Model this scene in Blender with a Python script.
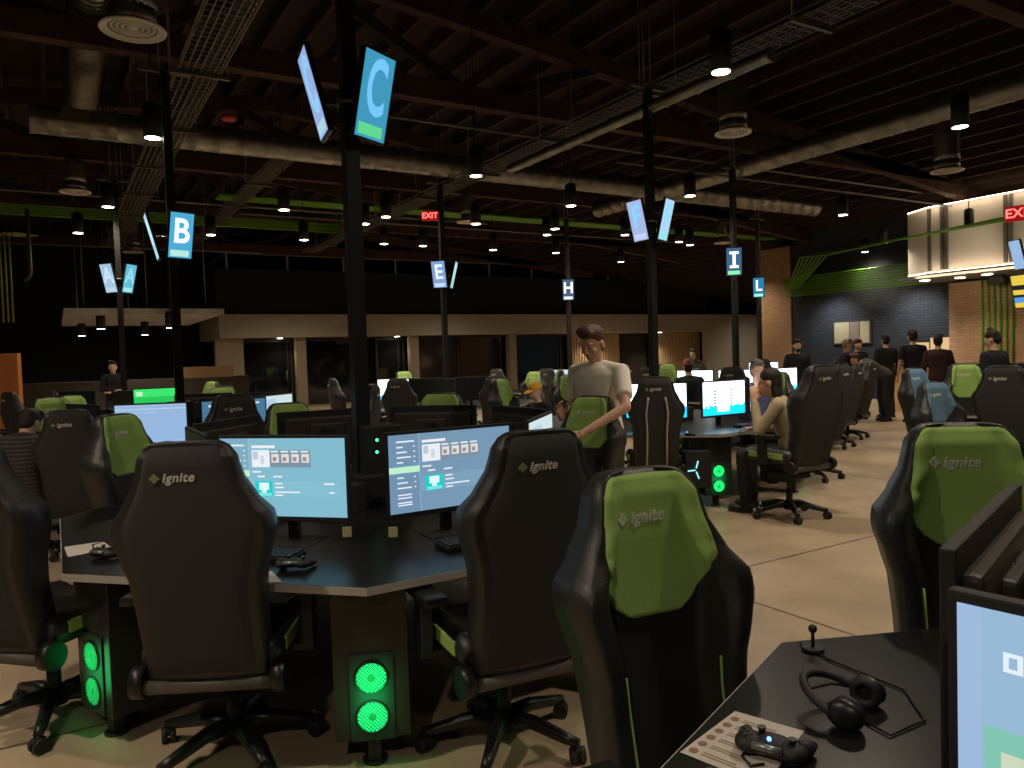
import bpy, bmesh, math, random
from mathutils import Vector, Matrix
random.seed(7)
PI = math.pi
for o in list(bpy.data.objects): bpy.data.objects.remove(o)
SC = bpy.context.scene
COL = SC.collection
# ------------------------------------------------------------------ camera
FPX = 760.0; CAM_H = 1.6
YAW = math.radians(31); ROLL = math.radians(1.8); PITCH = -math.atan(29 / FPX)
def level_to_room(v):
    c, s = math.cos(YAW), math.sin(YAW)
    return Vector((v[0]*c + v[1]*s, -v[0]*s + v[1]*c, v[2]))
_F = Vector((0, math.cos(PITCH), math.sin(PITCH))); _R = Vector((1, 0, 0)); _U = _R.cross(_F)
_R2 = _R*math.cos(ROLL) - _U*math.sin(ROLL); _U2 = _U*math.cos(ROLL) + _R*math.sin(ROLL)
def ray(px, py): return _F + _R2*((px-512)/FPX) + _U2*((384-py)/FPX)
def at_z(px, py, z):
    d = ray(px, py); q = level_to_room(d*((z-CAM_H)/d.z)); return Vector((q.x, q.y, z))
def at_d(px, py, D):
    d = ray(px, py); q = level_to_room(d*(D/d.y)); return Vector((q.x, q.y, q.z+CAM_H))
cd = bpy.data.cameras.new('camera'); cam = bpy.data.objects.new('camera', cd); COL.objects.link(cam)
f_, r_, u_ = level_to_room(_F), level_to_room(_R2), level_to_room(_U2)
M = Matrix((r_, u_, -f_)).transposed().to_4x4(); M.translation = Vector((0, 0, CAM_H)); cam.matrix_world = M
cd.sensor_width = 36; cd.lens = FPX/1024*36; cd.clip_start = .05; cd.clip_end = 200
SC.camera = cam
# ------------------------------------------------------------------ world, exposure
w = bpy.data.worlds.new('world'); SC.world = w; w.use_nodes = True
w.node_tree.nodes['Background'].inputs[0].default_value = (.75, .85, 1, 1)
w.node_tree.nodes['Background'].inputs[1].default_value = .05
SC.view_settings.view_transform = 'Standard'; SC.view_settings.look = 'None'
SC.view_settings.exposure = 0.0; SC.view_settings.gamma = 1; SC.view_settings.use_curve_mapping = False
WARM = (1, .85, .66)
def spot(name, loc, watt, size=110, blend=.6, col=WARM, rad=.08, rot=(0, 0, 0)):
    l = bpy.data.lights.new(name, 'SPOT'); l.energy = watt; l.color = col; l.spot_size = math.radians(size)
    l.spot_blend = blend; l.shadow_soft_size = rad
    o = bpy.data.objects.new(name, l); o.location = loc; o.rotation_euler = rot; COL.objects.link(o); return o
def area(name, loc, watt, sx, sy, col=WARM, rot=(0, 0, 0)):
    l = bpy.data.lights.new(name, 'AREA'); l.shape = 'RECTANGLE'; l.size = sx; l.size_y = sy; l.energy = watt; l.color = col
    o = bpy.data.objects.new(name, l); o.location = loc; o.rotation_euler = rot; COL.objects.link(o); return o
PENDANT_W = 150
# ------------------------------------------------------------------ materials
MATS = {}
def lin(c): return tuple(((x/255)/12.92 if x/255 <= .04045 else ((x/255+.055)/1.055)**2.4) for x in c)
def mat(name, rgb, rough=.6, metal=0, spec=.5, bump=None, bs=40, var=0, emit=None, es=1, alpha=None, vscale=3):
    if name in MATS: return MATS[name]
    m = bpy.data.materials.new(name); m.use_nodes = True; nt = m.node_tree; b = nt.nodes['Principled BSDF']
    c = (*rgb, 1)
    b.inputs['Base Color'].default_value = c; b.inputs['Roughness'].default_value = rough
    b.inputs['Metallic'].default_value = metal; b.inputs['Specular IOR Level'].default_value = spec
    tc = nt.nodes.new('ShaderNodeTexCoord')
    if var:
        n = nt.nodes.new('ShaderNodeTexNoise'); n.inputs['Scale'].default_value = vscale; n.inputs['Detail'].default_value = 6
        nt.links.new(tc.outputs['Object'], n.inputs['Vector'])
        r = nt.nodes.new('ShaderNodeValToRGB'); r.color_ramp.elements[0].position = .3; r.color_ramp.elements[1].position = .7
        r.color_ramp.elements[0].color = (*[x*(1-var) for x in rgb], 1); r.color_ramp.elements[1].color = (*[min(1, x*(1+var)) for x in rgb], 1)
        nt.links.new(n.outputs['Fac'], r.inputs['Fac']); nt.links.new(r.outputs['Color'], b.inputs['Base Color'])
    if bump:
        n = nt.nodes.new('ShaderNodeTexNoise'); n.inputs['Scale'].default_value = bs; n.inputs['Detail'].default_value = 3
        nt.links.new(tc.outputs['Object'], n.inputs['Vector'])
        bp = nt.nodes.new('ShaderNodeBump'); bp.inputs['Strength'].default_value = bump; bp.inputs['Distance'].default_value = .01
        nt.links.new(n.outputs['Fac'], bp.inputs['Height']); nt.links.new(bp.outputs['Normal'], b.inputs['Normal'])
    if emit:
        b.inputs['Emission Color'].default_value = (*emit, 1); b.inputs['Emission Strength'].default_value = es
    if alpha is not None:
        b.inputs['Alpha'].default_value = alpha
    MATS[name] = m; return m
def emis(name, c255, es=1.0):
    c = lin(c255); return mat(name, (.01, .01, .01), .3, emit=c, es=es)
leather = mat('black_leather', (.024, .023, .023), .42, spec=.5, bump=.15, bs=180)
fabric = mat('charcoal_fabric', (.050, .048, .050), .85, spec=.25, bump=.3, bs=500)
green_f = mat('green_fabric', lin((170, 208, 116)), .8, spec=.2, bump=.2, bs=400, var=.06)
plastic = mat('black_plastic', (.012, .012, .013), .38)
plasticm = mat('black_matte_plastic', (.016, .016, .017), .6)
greyp = mat('warm_grey_plastic', (.09, .08, .07), .55)
monback = mat('monitor_back_plastic', (.045, .037, .033), .5, bump=.1, bs=200)
logo_w = mat('white_thread', (.6, .62, .58), .6, emit=(.6, .62, .55), es=.12)
logo_w = mat('white_thread_plain', (.72, .74, .7), .6)
logo_g = mat('green_thread', lin((140, 160, 110)), .6)
logo_s = mat('silver_thread', (.78, .8, .68), .5)
desk_top = mat('black_laminate', (.009, .009, .010), .3, spec=.4, var=.2)
desk_edge = mat('pale_edge_band', (.42, .40, .37), .5)
cabinet_m = mat('cabinet_black_metal', (.03, .027, .024), .42, metal=.3, spec=.6)
steel = mat('galvanised_steel', (.32, .31, .27), .36, metal=.9, var=.25, vscale=4)
steel_d = mat('dull_steel', (.2, .19, .17), .5, metal=.7)
rail_m = mat('grey_rail_paint', (.22, .22, .22), .5)
pole_m = mat('black_pole_paint', (.022, .020, .019), .32)
beam_m = mat('reddish_timber', lin((70, 48, 39)), .88, var=.4, vscale=4)
wood = mat('brown_timber', lin((58, 41, 33)), .88, var=.35, vscale=6)
wood_d = mat('dark_timber', lin((46, 33, 27)), .9, var=.3, vscale=5)
green_c = mat('green_conduit_paint', lin((104, 160, 40)), .45)
white_m = mat('white_enamel', (.85, .8, .72), .5)
beige = mat('beige_paint', lin((186, 178, 162)), .8, var=.04)
lampglow = mat('lamp_glow', (.8, .8, .8), .5, emit=(1, .86, .68), es=14)
fan_g = mat('fan_green_light', (0, .05, .02), .4, emit=(.012, .8, .16), es=2.0)
fan_hub = mat('fan_hub', (.0, .08, .03), .5, emit=(.005, .25, .05), es=.8)
led_g = mat('green_led', (0, .1, .05), .4, emit=(.05, .9, .4), es=3)
led_b = mat('blue_led', (0, .05, .1), .4, emit=(.15, .35, 1), es=3)
glass_d = mat('dark_glass', (.01, .012, .014), .05, spec=.8)
paper = mat('paper', (.62, .56, .5), .8)
skin = mat('skin', lin((222, 176, 148)), .55, spec=.35, var=.05)
# ------------------------------------------------------------------ mesh helpers
def tag(o, label=None, cat=None, group=None, kind=None):
    if label: o['label'] = label
    if cat: o['category'] = cat
    if group: o['group'] = group
    if kind: o['kind'] = kind
    return o
def empty(name, loc=(0, 0, 0), rz=0, label=None, cat=None, group=None):
    o = bpy.data.objects.new(name, None); o.empty_display_size = .1; COL.objects.link(o)
    o.location = loc; o.rotation_euler = (0, 0, rz); return tag(o, label, cat, group)
class MB:
    """collects primitives in one bmesh"""
    def __init__(s): s.bm = bmesh.new(); s.mats = []
    def mi(s, m):
        if m is None: return 0
        if m not in s.mats: s.mats.append(m)
        return s.mats.index(m)
    def box(s, c, d, m=None, rot=None, bev=0):
        r = bmesh.ops.create_cube(s.bm, size=1); vs = r['verts']
        for v in vs: v.co = Vector((v.co.x*d[0], v.co.y*d[1], v.co.z*d[2]))
        if bev:
            es = list({e for v in vs for e in v.link_edges})
            rb = bmesh.ops.bevel(s.bm, geom=es, offset=bev, segments=2, affect='EDGES', profile=.6)
            vs = list({v for f in rb['faces'] for v in f.verts} | {v for v in vs if v.is_valid})
        R = rot if rot else Matrix.Identity(3)
        fs = set()
        for v in vs:
            v.co = R @ v.co + Vector(c)
            for f in v.link_faces: fs.add(f)
        k = s.mi(m)
        for f in fs: f.material_index = k
        return s
    def tube(s, p1, p2, r1, r2=None, seg=10, m=None, cap=True):
        p1, p2 = Vector(p1), Vector(p2); r2 = r1 if r2 is None else r2
        d = (p2-p1).normalized(); a = d.orthogonal().normalized(); b = d.cross(a); k = s.mi(m)
        R1 = [s.bm.verts.new(p1+(a*math.cos(2*PI*i/seg)+b*math.sin(2*PI*i/seg))*r1) for i in range(seg)]
        R2 = [s.bm.verts.new(p2+(a*math.cos(2*PI*i/seg)+b*math.sin(2*PI*i/seg))*r2) for i in range(seg)]
        for i in range(seg):
            j = (i+1) % seg
            f = s.bm.faces.new((R1[i], R1[j], R2[j], R2[i])); f.material_index = k; f.smooth = True
        if cap:
            f = s.bm.faces.new(R1[::-1]); f.material_index = k; f = s.bm.faces.new(R2); f.material_index = k
        return s
    def path(s, pts, r, seg=8, m=None):
        pts = [Vector(p) for p in pts]; k = s.mi(m); prev = None; rings = []
        for i, p in enumerate(pts):
            d = (pts[min(i+1, len(pts)-1)]-pts[max(i-1, 0)]).normalized()
            if prev is None: a = d.orthogonal().normalized()
            else: a = (prev - d*prev.dot(d)).normalized()
            prev = a; b = d.cross(a); rr = r[i] if isinstance(r, (list, tuple)) else r
            rings.append([s.bm.verts.new(p+(a*math.cos(2*PI*q/seg)+b*math.sin(2*PI*q/seg))*rr) for q in range(seg)])
        for A, B in zip(rings, rings[1:]):
            for i in range(seg):
                j = (i+1) % seg; f = s.bm.faces.new((A[i], A[j], B[j], B[i])); f.material_index = k; f.smooth = True
        f = s.bm.faces.new(rings[0][::-1]); f.material_index = k; f = s.bm.faces.new(rings[-1]); f.material_index = k
        return s
    def sph(s, c, r, m=None, seg=14, rings=9, rot=None):
        res = bmesh.ops.create_uvsphere(s.bm, u_segments=seg, v_segments=rings, radius=1)
        if isinstance(r, (int, float)): r = (r, r, r)
        R = rot if rot else Matrix.Identity(3); k = s.mi(m); fs = set()
        for v in res['verts']:
            v.co = R @ Vector((v.co.x*r[0], v.co.y*r[1], v.co.z*r[2])) + Vector(c)
            for f in v.link_faces: fs.add(f)
        for f in fs: f.material_index = k; f.smooth = True
        return s
    def poly(s, pts, m=None, smooth=False):
        f = s.bm.faces.new([s.bm.verts.new(p) for p in pts]); f.material_index = s.mi(m); f.smooth = smooth; return s
    def prism(s, pts, z0, z1, m=None, mside=None):
        k = s.mi(m); ks = s.mi(mside) if mside else k
        A = [s.bm.verts.new((x, y, z0)) for x, y in pts]; B = [s.bm.verts.new((x, y, z1)) for x, y in pts]; n = len(pts)
        f = s.bm.faces.new(A[::-1]); f.material_index = k; f = s.bm.faces.new(B); f.material_index = k
        for i in range(n):
            j = (i+1) % n; f = s.bm.faces.new((A[i], A[j], B[j], B[i])); f.material_index = ks
        return s
    def grid(s, rows, m=None, closed=False, smooth=True):
        k = s.mi(m); V = [[s.bm.verts.new(p) for p in r] for r in rows]
        for a, b in zip(V, V[1:]):
            n = len(a)
            for i in range(n if closed else n-1):
                j = (i+1) % n; f = s.bm.faces.new((a[i], a[j], b[j], b[i])); f.material_index = k; f.smooth = smooth
        return V
    def ring(s, c, R, r, axis='Z', seg=28, ts=8, m=None):
        rows = []
        for i in range(seg):
            a = 2*PI*i/seg; row = []
            for j in range(ts):
                b = 2*PI*j/ts; x = (R+r*math.cos(b))*math.cos(a); y = (R+r*math.cos(b))*math.sin(a); z = r*math.sin(b)
                p = {'Z': (x, y, z), 'Y': (x, z, y), 'X': (z, x, y)}[axis]; row.append(Vector(p)+Vector(c))
            rows.append(row)
        rows.append(rows[0]); s.grid(rows, m, closed=True); bmesh.ops.remove_doubles(s.bm, verts=s.bm.verts, dist=1e-6); return s
    def mesh(s, name, m=None):
        bmesh.ops.recalc_face_normals(s.bm, faces=s.bm.faces)
        me = bpy.data.meshes.new(name); s.bm.to_mesh(me); s.bm.free()
        for x in (s.mats or [m]): me.materials.append(x)
        return me
    def build(s, name, m=None, parent=None, loc=None, rz=0, rot=None):
        o = bpy.data.objects.new(name, s.mesh(name, m)); COL.objects.link(o)
        if loc is not None: o.location = loc
        o.rotation_euler = rot if rot else (0, 0, rz)
        if parent: o.parent = parent
        return o
def inst(name, me, parent=None, loc=(0, 0, 0), rot=(0, 0, 0)):
    o = bpy.data.objects.new(name, me); COL.objects.link(o); o.location = loc; o.rotation_euler = rot
    if parent: o.parent = parent
    return o
def kids(o): return [c for c in bpy.data.objects if c.parent == o]
def copy_tree(o, loc=None, rz=None, parent=None, subs=None):
    c = o.copy(); COL.objects.link(c); c.parent = parent
    if loc is not None: c.location = loc
    if rz is not None: c.rotation_euler = (0, 0, rz)
    for ch in kids(o): copy_tree(ch, parent=c)
    return c
def Rz(a): return Matrix.Rotation(a, 3, 'Z')
def Rx(a): return Matrix.Rotation(a, 3, 'X')
def Ry(a): return Matrix.Rotation(a, 3, 'Y')
def lerp_tab(t, x):
    for (a, va), (b, vb) in zip(t, t[1:]):
        if x <= b:
            k = (x-a)/(b-a) if b > a else 0; k = max(0, min(1, k)); k = k*k*(3-2*k)*.5+k*.5; return va+(vb-va)*k
    return t[-1][1]
def text_mesh(s, size, depth=.002, shear=0, space=1.0, fat=0.0):
    c = bpy.data.curves.new('letters', 'FONT'); c.body = s; c.size = size; c.extrude = depth; c.shear = shear
    c.align_x = 'CENTER'; c.align_y = 'CENTER'; c.space_character = space; c.offset = fat; c.resolution_u = 4
    o = bpy.data.objects.new('letters', c); COL.objects.link(o)
    dg = bpy.context.evaluated_depsgraph_get(); me = bpy.data.meshes.new_from_object(o.evaluated_get(dg))
    bpy.data.objects.remove(o); me.materials.clear(); return me
def bake(o):
    """apply the object's modifiers to its mesh"""
    dg = bpy.context.evaluated_depsgraph_get(); me = bpy.data.meshes.new_from_object(o.evaluated_get(dg))
    o.modifiers.clear(); o.data = me; return o
def struct(o): o['kind'] = 'structure'; return o
# ------------------------------------------------------------------ the shell
def brick_mat(name, c1, c2, mortar, scale=1.0, rough=.85):
    m = bpy.data.materials.new(name); m.use_nodes = True; nt = m.node_tree; b = nt.nodes['Principled BSDF']
    tc = nt.nodes.new('ShaderNodeTexCoord'); sep = nt.nodes.new('ShaderNodeSeparateXYZ'); cb = nt.nodes.new('ShaderNodeCombineXYZ')
    ad = nt.nodes.new('ShaderNodeMath'); ad.operation = 'ADD'
    nt.links.new(tc.outputs['Object'], sep.inputs[0]); nt.links.new(sep.outputs[0], ad.inputs[0]); nt.links.new(sep.outputs[1], ad.inputs[1])
    nt.links.new(ad.outputs[0], cb.inputs[0]); nt.links.new(sep.outputs[2], cb.inputs[1])
    br = nt.nodes.new('ShaderNodeTexBrick'); br.inputs['Scale'].default_value = scale; nt.links.new(cb.outputs[0], br.inputs['Vector'])
    br.inputs['Color1'].default_value = (*c1, 1); br.inputs['Color2'].default_value = (*c2, 1); br.inputs['Mortar'].default_value = (*mortar, 1)
    br.inputs['Brick Width'].default_value = .22; br.inputs['Row Height'].default_value = .075; br.inputs['Mortar Size'].default_value = .008
    nt.links.new(br.outputs['Color'], b.inputs['Base Color']); b.inputs['Roughness'].default_value = rough
    bp = nt.nodes.new('ShaderNodeBump'); bp.inputs['Strength'].default_value = .5; bp.inputs['Distance'].default_value = .01; bp.invert = True
    nt.links.new(br.outputs['Fac'], bp.inputs['Height']); nt.links.new(bp.outputs['Normal'], b.inputs['Normal'])
    return m
def floor_mat():
    m = bpy.data.materials.new('polished_concrete'); m.use_nodes = True; nt = m.node_tree; b = nt.nodes['Principled BSDF']
    tc = nt.nodes.new('ShaderNodeTexCoord'); n = nt.nodes.new('ShaderNodeTexNoise'); n.inputs['Scale'].default_value = .9; n.inputs['Detail'].default_value = 8
    n.inputs['Roughness'].default_value = .62
    r = nt.nodes.new('ShaderNodeValToRGB'); r.color_ramp.elements[0].position = .32; r.color_ramp.elements[1].position = .68
    r.color_ramp.elements[0].color = (.36, .27, .18, 1); r.color_ramp.elements[1].color = (.60, .46, .31, 1)
    nt.links.new(tc.outputs['Object'], n.inputs['Vector']); nt.links.new(n.outputs['Fac'], r.inputs['Fac'])
    br = nt.nodes.new('ShaderNodeTexBrick'); br.offset = 0; br.inputs['Scale'].default_value = 1
    br.inputs['Brick Width'].default_value = 4.6; br.inputs['Row Height'].default_value = 4.6; br.inputs['Mortar Size'].default_value = .012
    br.inputs['Color1'].default_value = (1, 1, 1, 1); br.inputs['Color2'].default_value = (1, 1, 1, 1); br.inputs['Mortar'].default_value = (.35, .33, .3, 1)
    mp = nt.nodes.new('ShaderNodeMapping'); mp.inputs['Location'].default_value = (.9, .75, 0); nt.links.new(tc.outputs['Object'], mp.inputs['Vector']); nt.links.new(mp.outputs[0], br.inputs['Vector'])
    mx = nt.nodes.new('ShaderNodeMixRGB'); mx.blend_type = 'MULTIPLY'; mx.inputs[0].default_value = 1
    nt.links.new(r.outputs['Color'], mx.inputs[1]); nt.links.new(br.outputs['Color'], mx.inputs[2]); nt.links.new(mx.outputs[0], b.inputs['Base Color'])
    n2 = nt.nodes.new('ShaderNodeTexNoise'); n2.inputs['Scale'].default_value = 5; r2 = nt.nodes.new('ShaderNodeMapRange')
    r2.inputs['To Min'].default_value = .28; r2.inputs['To Max'].default_value = .5
    nt.links.new(tc.outputs['Object'], n2.inputs['Vector']); nt.links.new(n2.outputs['Fac'], r2.inputs['Value']); nt.links.new(r2.outputs[0], b.inputs['Roughness'])
    b.inputs['Specular IOR Level'].default_value = .4
    return m
black_brick = brick_mat('black_painted_brick', (.03, .035, .043), (.045, .05, .06), (.018, .02, .025))
tan_brick = brick_mat('tan_brick', lin((200, 160, 124)), lin((182, 144, 110)), lin((164, 138, 110)))
dark_wall = mat('dark_wall_paint', (.014, .016, .02), .8)
black_wall = mat('black_wall_paint', (.010, .010, .011), .85)
grey_wall = mat('grey_half_wall', (.085, .075, .065), .8)
orange_p = mat('orange_panel_wood', lin((196, 120, 62)), .6, var=.12)
RX0, RX1, RY0, RY1 = -9.0, 20.3, -6.0, 33.0
struct(MB().box((12, 13.5, -.1), (44, 41, .2)).build('floor', floor_mat()))
def roof_z(x): return 7.1-.11*abs(x-4)
mb = MB()
for (xa, xb) in ((RX0-.5, 4), (4, 35)):
    za, zb = roof_z(xa), roof_z(xb)
    rows = [[(xa, RY0, za), (xb, RY0, zb)], [(xa, RY1+.5, za), (xb, RY1+.5, zb)]]
    mb.grid(rows, smooth=False); mb.grid([[(x, y, z+.12) for x, y, z in r] for r in rows], smooth=False)
struct(mb.build('ceiling', mat('roof_deck_boards', lin((44, 30, 25)), .9, var=.3, vscale=2)))
struct(MB().box((RX0-.1, 13.5, 3.4), (.2, 39.5, 6.8)).build('wall_left', black_wall))
struct(MB().box((12, RY0-.1, 3.4), (42, .2, 6.8)).build('wall_front', black_wall))
struct(MB().box((-2, 31.1, 3.4), (14, .2, 6.8)).build('wall_back_left', black_wall))
struct(MB().box((RX1+.1, 5.1, 2.7), (.2, 22.2, 5.4)).build('wall_right', black_brick))
struct(MB().box((33.6, 25, 2.2), (.2, 16.8, 4.2)).build('wall_far_right', dark_wall))
# the two brick piers, the joists, trusses
t = MB().box((20.9, 16.9, 2.4), (1.2, 1.2, 4.8)).build('brick_pier', tan_brick); tag(t, 'tan brick pier at the far left end of the black brick wall', 'pillar')
t = MB().box((20.14, 10.15, 1.55), (.3, 1.9, 3.1)).build('brick_pier', tan_brick); tag(t, 'tan brick pier carrying vertical green conduits under the lit white box', 'pillar')
mb = MB()
for i in range(0, 66):
    x = -8.6+i*.62
    mb.box((x, 13.5, roof_z(x)-.12), (.07, 39, .22))
struct(mb.build('ceiling_joists', wood))
for k, v in enumerate((-.9, 4.6, 10.1, 15.6, 21.1, 26.6)):
    mb = MB(); zb = 5.45; X0, X1 = RX0, 20.2
    mb.box(((X0+X1)/2, v, zb), (X1-X0, .2, .3), m=beam_m)
    for s_, (xa, xb) in enumerate(((X0, 4), (4, X1))):
        za, zc = roof_z(xa)-.35, roof_z(xb)-.35; L = math.hypot(xb-xa, zc-za)
        mb.box(((xa+xb)/2, v, (za+zc)/2), (L, .2, .3), m=beam_m, rot=Ry(-math.atan2(zc-za, xb-xa)))
    n = 12
    for i in range(n):
        xa = X0+(X1-X0)*i/n; xb = X0+(X1-X0)*(i+1)/n
        a, b = ((xa, v, zb), (xb, v, roof_z(xb)-.35)) if i % 2 == 0 else ((xa, v, roof_z(xa)-.35), (xb, v, zb))
        mb.box(((a[0]+b[0])/2, v, (a[2]+b[2])/2), (math.dist(a, b), .1, .14), m=wood_d, rot=Ry(-math.atan2(b[2]-a[2], b[0]-a[0])))
    o = mb.build('ceiling_truss', wood_d if k != 2 else wood); struct(o)
# ------------------------------------------------------------------ back facade (y = 27) with the mezzanine
FY = 27.0
mezz = MB().box((16.25, FY+2.2, 4.06), (22.9, 4, 1.56)).build('trim_1', mat('mezzanine_front', (.007, .013, .020), .7)); struct(mezz)
struct(MB().box((16.25, FY+2.0, 2.875), (22.9, 4.1, .81), bev=.01).build('trim_2', beige))
struct(MB().box((30.5, FY+.3, 1.65), (5.9, .3, 3.3)).build('wall_back_right', beige))
struct(MB().box((19.5, FY+4.3, 3.3), (30, .2, 6.6)).build('wall_back', dark_wall))
# storefront under the band
SFY = FY+.9
brown_p = mat('brown_wall_panel', lin((92, 74, 62)), .7, var=.08)
struct(MB().box((16.2, SFY+.9, 1.22), (22.6, .1, 2.44)).build('wall_storefront', mat('dark_interior', (.03, .024, .02), .7)))
def fx(px): # x on the facade plane
    d = level_to_room(ray(px, 350)); return d.x/d.y*SFY
frames = [(232, 291, 0), (300, 352, 1), (376, 403, 1), (412, 500, 2), (509, 560, 1)]
for i, (a, b, kd) in enumerate(frames):
    xa, xb = fx(a), fx(b); mb = MB(); fr = mat('dark_frame', (.03, .028, .026), .5)
    for x in (xa, xb): mb.box((x, SFY, 1.2), (.09, .12, 2.4))
    mb.box(((xa+xb)/2, SFY, 2.38), (xb-xa, .12, .09)); mb.box(((xa+xb)/2, SFY, .06), (xb-xa, .12, .12))
    if kd == 2: mb.box(((xa+xb)/2, SFY, 1.2), (.08, .12, 2.4))
    fo = mb.build('door_%d' % (i+1) if kd == 0 else 'window_%d' % (i+1), fr); struct(fo)
    MB().box(((xa+xb)/2, SFY, 1.2), (xb-xa-.08, .02, 2.3)).build('glass_pane', glass_d if kd < 2 else mat('tinted_glass', (.03, .02, .015), .08), fo)
    if kd == 0: MB().tube((xb-.2, SFY-.08, .9), (xb-.2, SFY-.08, 1.3), .015).build('door_handle', steel, fo)
for i, px in enumerate((226, 296, 407.5, 504.5)):
    x = fx(px); mb = MB(); wd = (.9 if i == 0 else .36)
    mb.box((x, FY+.35, 1.24), (wd, .3, 2.46), bev=.01)
    tag(mb.build('wall_post', mat('taupe_post', lin((168, 152, 130)), .8)), ['wide taupe wall pier left of the glass door', 'slim taupe post right of the glass door under the beige band', 'slim taupe post under the band behind the tall black pole of screen E, left side', 'slim taupe post under the band just left of the brown panels'][i], 'post')
# slatted wood panels with light wash
for i, (a, b) in enumerate(((512, 560), (574, 622), (656, 703))):
    xa, xb = fx(a), fx(b); mb = MB(); n = 20
    mb.box(((xa+xb)/2, SFY+.3, 1.22), (xb-xa, .06, 2.44))
    for q in range(n): mb.box((xa+(xb-xa)*(q+.5)/n, SFY+.22, 1.22), ((xb-xa)/n*.55, .1, 2.44))
    tag(mb.build('slatted_wall_panel', mat('slat_wood', lin((205, 178, 142)), .6, var=.1)),
        ['dim slatted timber wall panel left of the standing person', 'slatted timber wall panel behind the standing person', 'brightly washed slatted timber wall panel below the end of the band'][i], 'wall panel')
for i, px in enumerate((280, 397, 508, 597, 660)):
    d = level_to_room(ray(px, 340)); y = FY+.45; x = d.x/d.y*y
    MBo = MB().tube((0, 0, 0), (0, 0, .06), .11, seg=16, m=white_m).tube((0, 0, -.012), (0, 0, 0), .09, seg=16, m=lampglow)
    o = MBo.build('soffit_downlight', None, None, (x, y, 2.455))
    tag(o, ['recessed downlight above the glass door', 'recessed downlight right of the central pole of screen C', 'recessed downlight left of screen H pole', 'recessed downlight behind the standing person\'s head', 'recessed downlight over the bright slatted panel'][i], 'downlight', 'downlights under the beige band')
    spot('soffit_spot', (x, y, 2.4), 26 if i < 3 else 110, 120, .8, (1, .80, .56))
# mezzanine railing and things on it
rl = empty('mezzanine_railing', (5.0, FY+.05, 4.84), 0, 'long grey metal railing along the dark mezzanine edge', 'railing')
MB().path([(.15, 5, -.2+.5), (.15, 5, .52), (.15, 3.2, .52), (.15, 0, .52), (22.6, 0, .52)], .035).build('handrail', rail_m, rl)
for i in range(12):
    MB().box((.15+22.4*i/11, 0, .25), (.07, .07, .52)).build('baluster', rail_m, rl)
for q, y in enumerate((2.2, 4.2)): MB().box((.15, y, .25), (.07, .07, .52)).build('baluster', rail_m, rl)
# hanging acoustic cloud on the left back
cp = at_d(64, 315, 17.0); cl = empty('ceiling_cloud', cp, 0, 'pale slatted canopy hung from rods above the back left corner', 'ceiling panel')
mb = MB(); mb.box((1.7, 2.7, .14), (3.4, 5.4, .03))
for q in (0, 5.4): mb.box((1.7, q, .08), (3.4, .05, .14))
for i in range(14): mb.box((1.7, .2+i*.385, .07), (3.4, .22, .08))
mb.build('panel', mat('cloud_grey', (.50, .48, .47), .8, var=.25, vscale=2), cl)
for x in (.4, 1.7, 3.0):
    for y in (.15, 5.2): MB().tube((x, y, .14), (x, y, roof_z(cp.x+x)-cp.z-.1), .012).build('rod', steel_d, cl)
# grey half wall, counter, orange panel at left
o = MB().box((0, 0, .62), (6.6, .25, 1.24), bev=.01).build('half_wall', grey_wall, None, (at_d(128, 400, 21.5).x, at_d(128, 400, 21.5).y, 0)); tag(o, 'plain grey half wall behind the person in black at far left', 'wall panel')
o = MB().box((0, 0, .3), (1.6, .1, .32), bev=.01).build('wall_ledge', mat('pinkish_ledge', lin((190, 160, 130)), .7), None, (at_d(205, 372, 22).x, at_d(205, 372, 22).y+.1, at_d(205, 372, 22).z-.3)); tag(o, 'pale ledge on the wall left of the beige band', 'shelf')
p = at_d(-4, 375, 15); o = MB().box((0, 0, .97), (.95, .12, 1.94), bev=.01).build('partition_panel', orange_p, None, (p.x, p.y, 0), -YAW); tag(o, 'orange wood partition at the left edge of the room', 'panel')
# ------------------------------------------------------------------ right side: lit white box, conduits, notice board, counter
BX = 18.4
wb = empty('backlit_wall_box', (BX, 11.45, 3.3), 0, 'big white box edged with warm light hung over the bar at right', 'light box')
wpan = mat('white_panel_satin', (.62, .56, .48), .6)
MB().prism([(.35, -.02), (1.9, -.02), (1.9, -12), (.0, -12), (.0, -.75)], 0, 1.55).build('body', wpan, wb)
MB().prism([(-.12, -.5), (.12, .1), (1.9, .1), (1.9, -12), (-.12, -12)], -.14, -.08).build('soffit', mat('soffit_grey', (.25, .24, .23), .7), wb)
strip = mat('led_strip', (.8, .7, .5), .5, emit=(1, .80, .56), es=5)
for z in (-.02, 1.565):
    MB().box((-.03, -6.4, z), (.02, 11.25, .02)).build('light_strip', strip, wb)
    MB().box((.15, -.4, z), (.02, .8, .02), rot=Rz(-.447)).build('light_strip', strip, wb)
for z, a in ((1.72, -35), (-.16, 180+35)):
    area('box_wash', (BX-.22, 11.45-6.2, 3.3+z), 50, .05, 11.4, (1, .80, .56), rot=(0, math.radians(a), 0))
for y in (-.79, -1.1, -1.2, -2.52, -2.64, -5.1, -5.25):
    MB().box((-.03, y, .775), (.05, .07, 1.5)).build('mullion', steel_d, wb)
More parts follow.
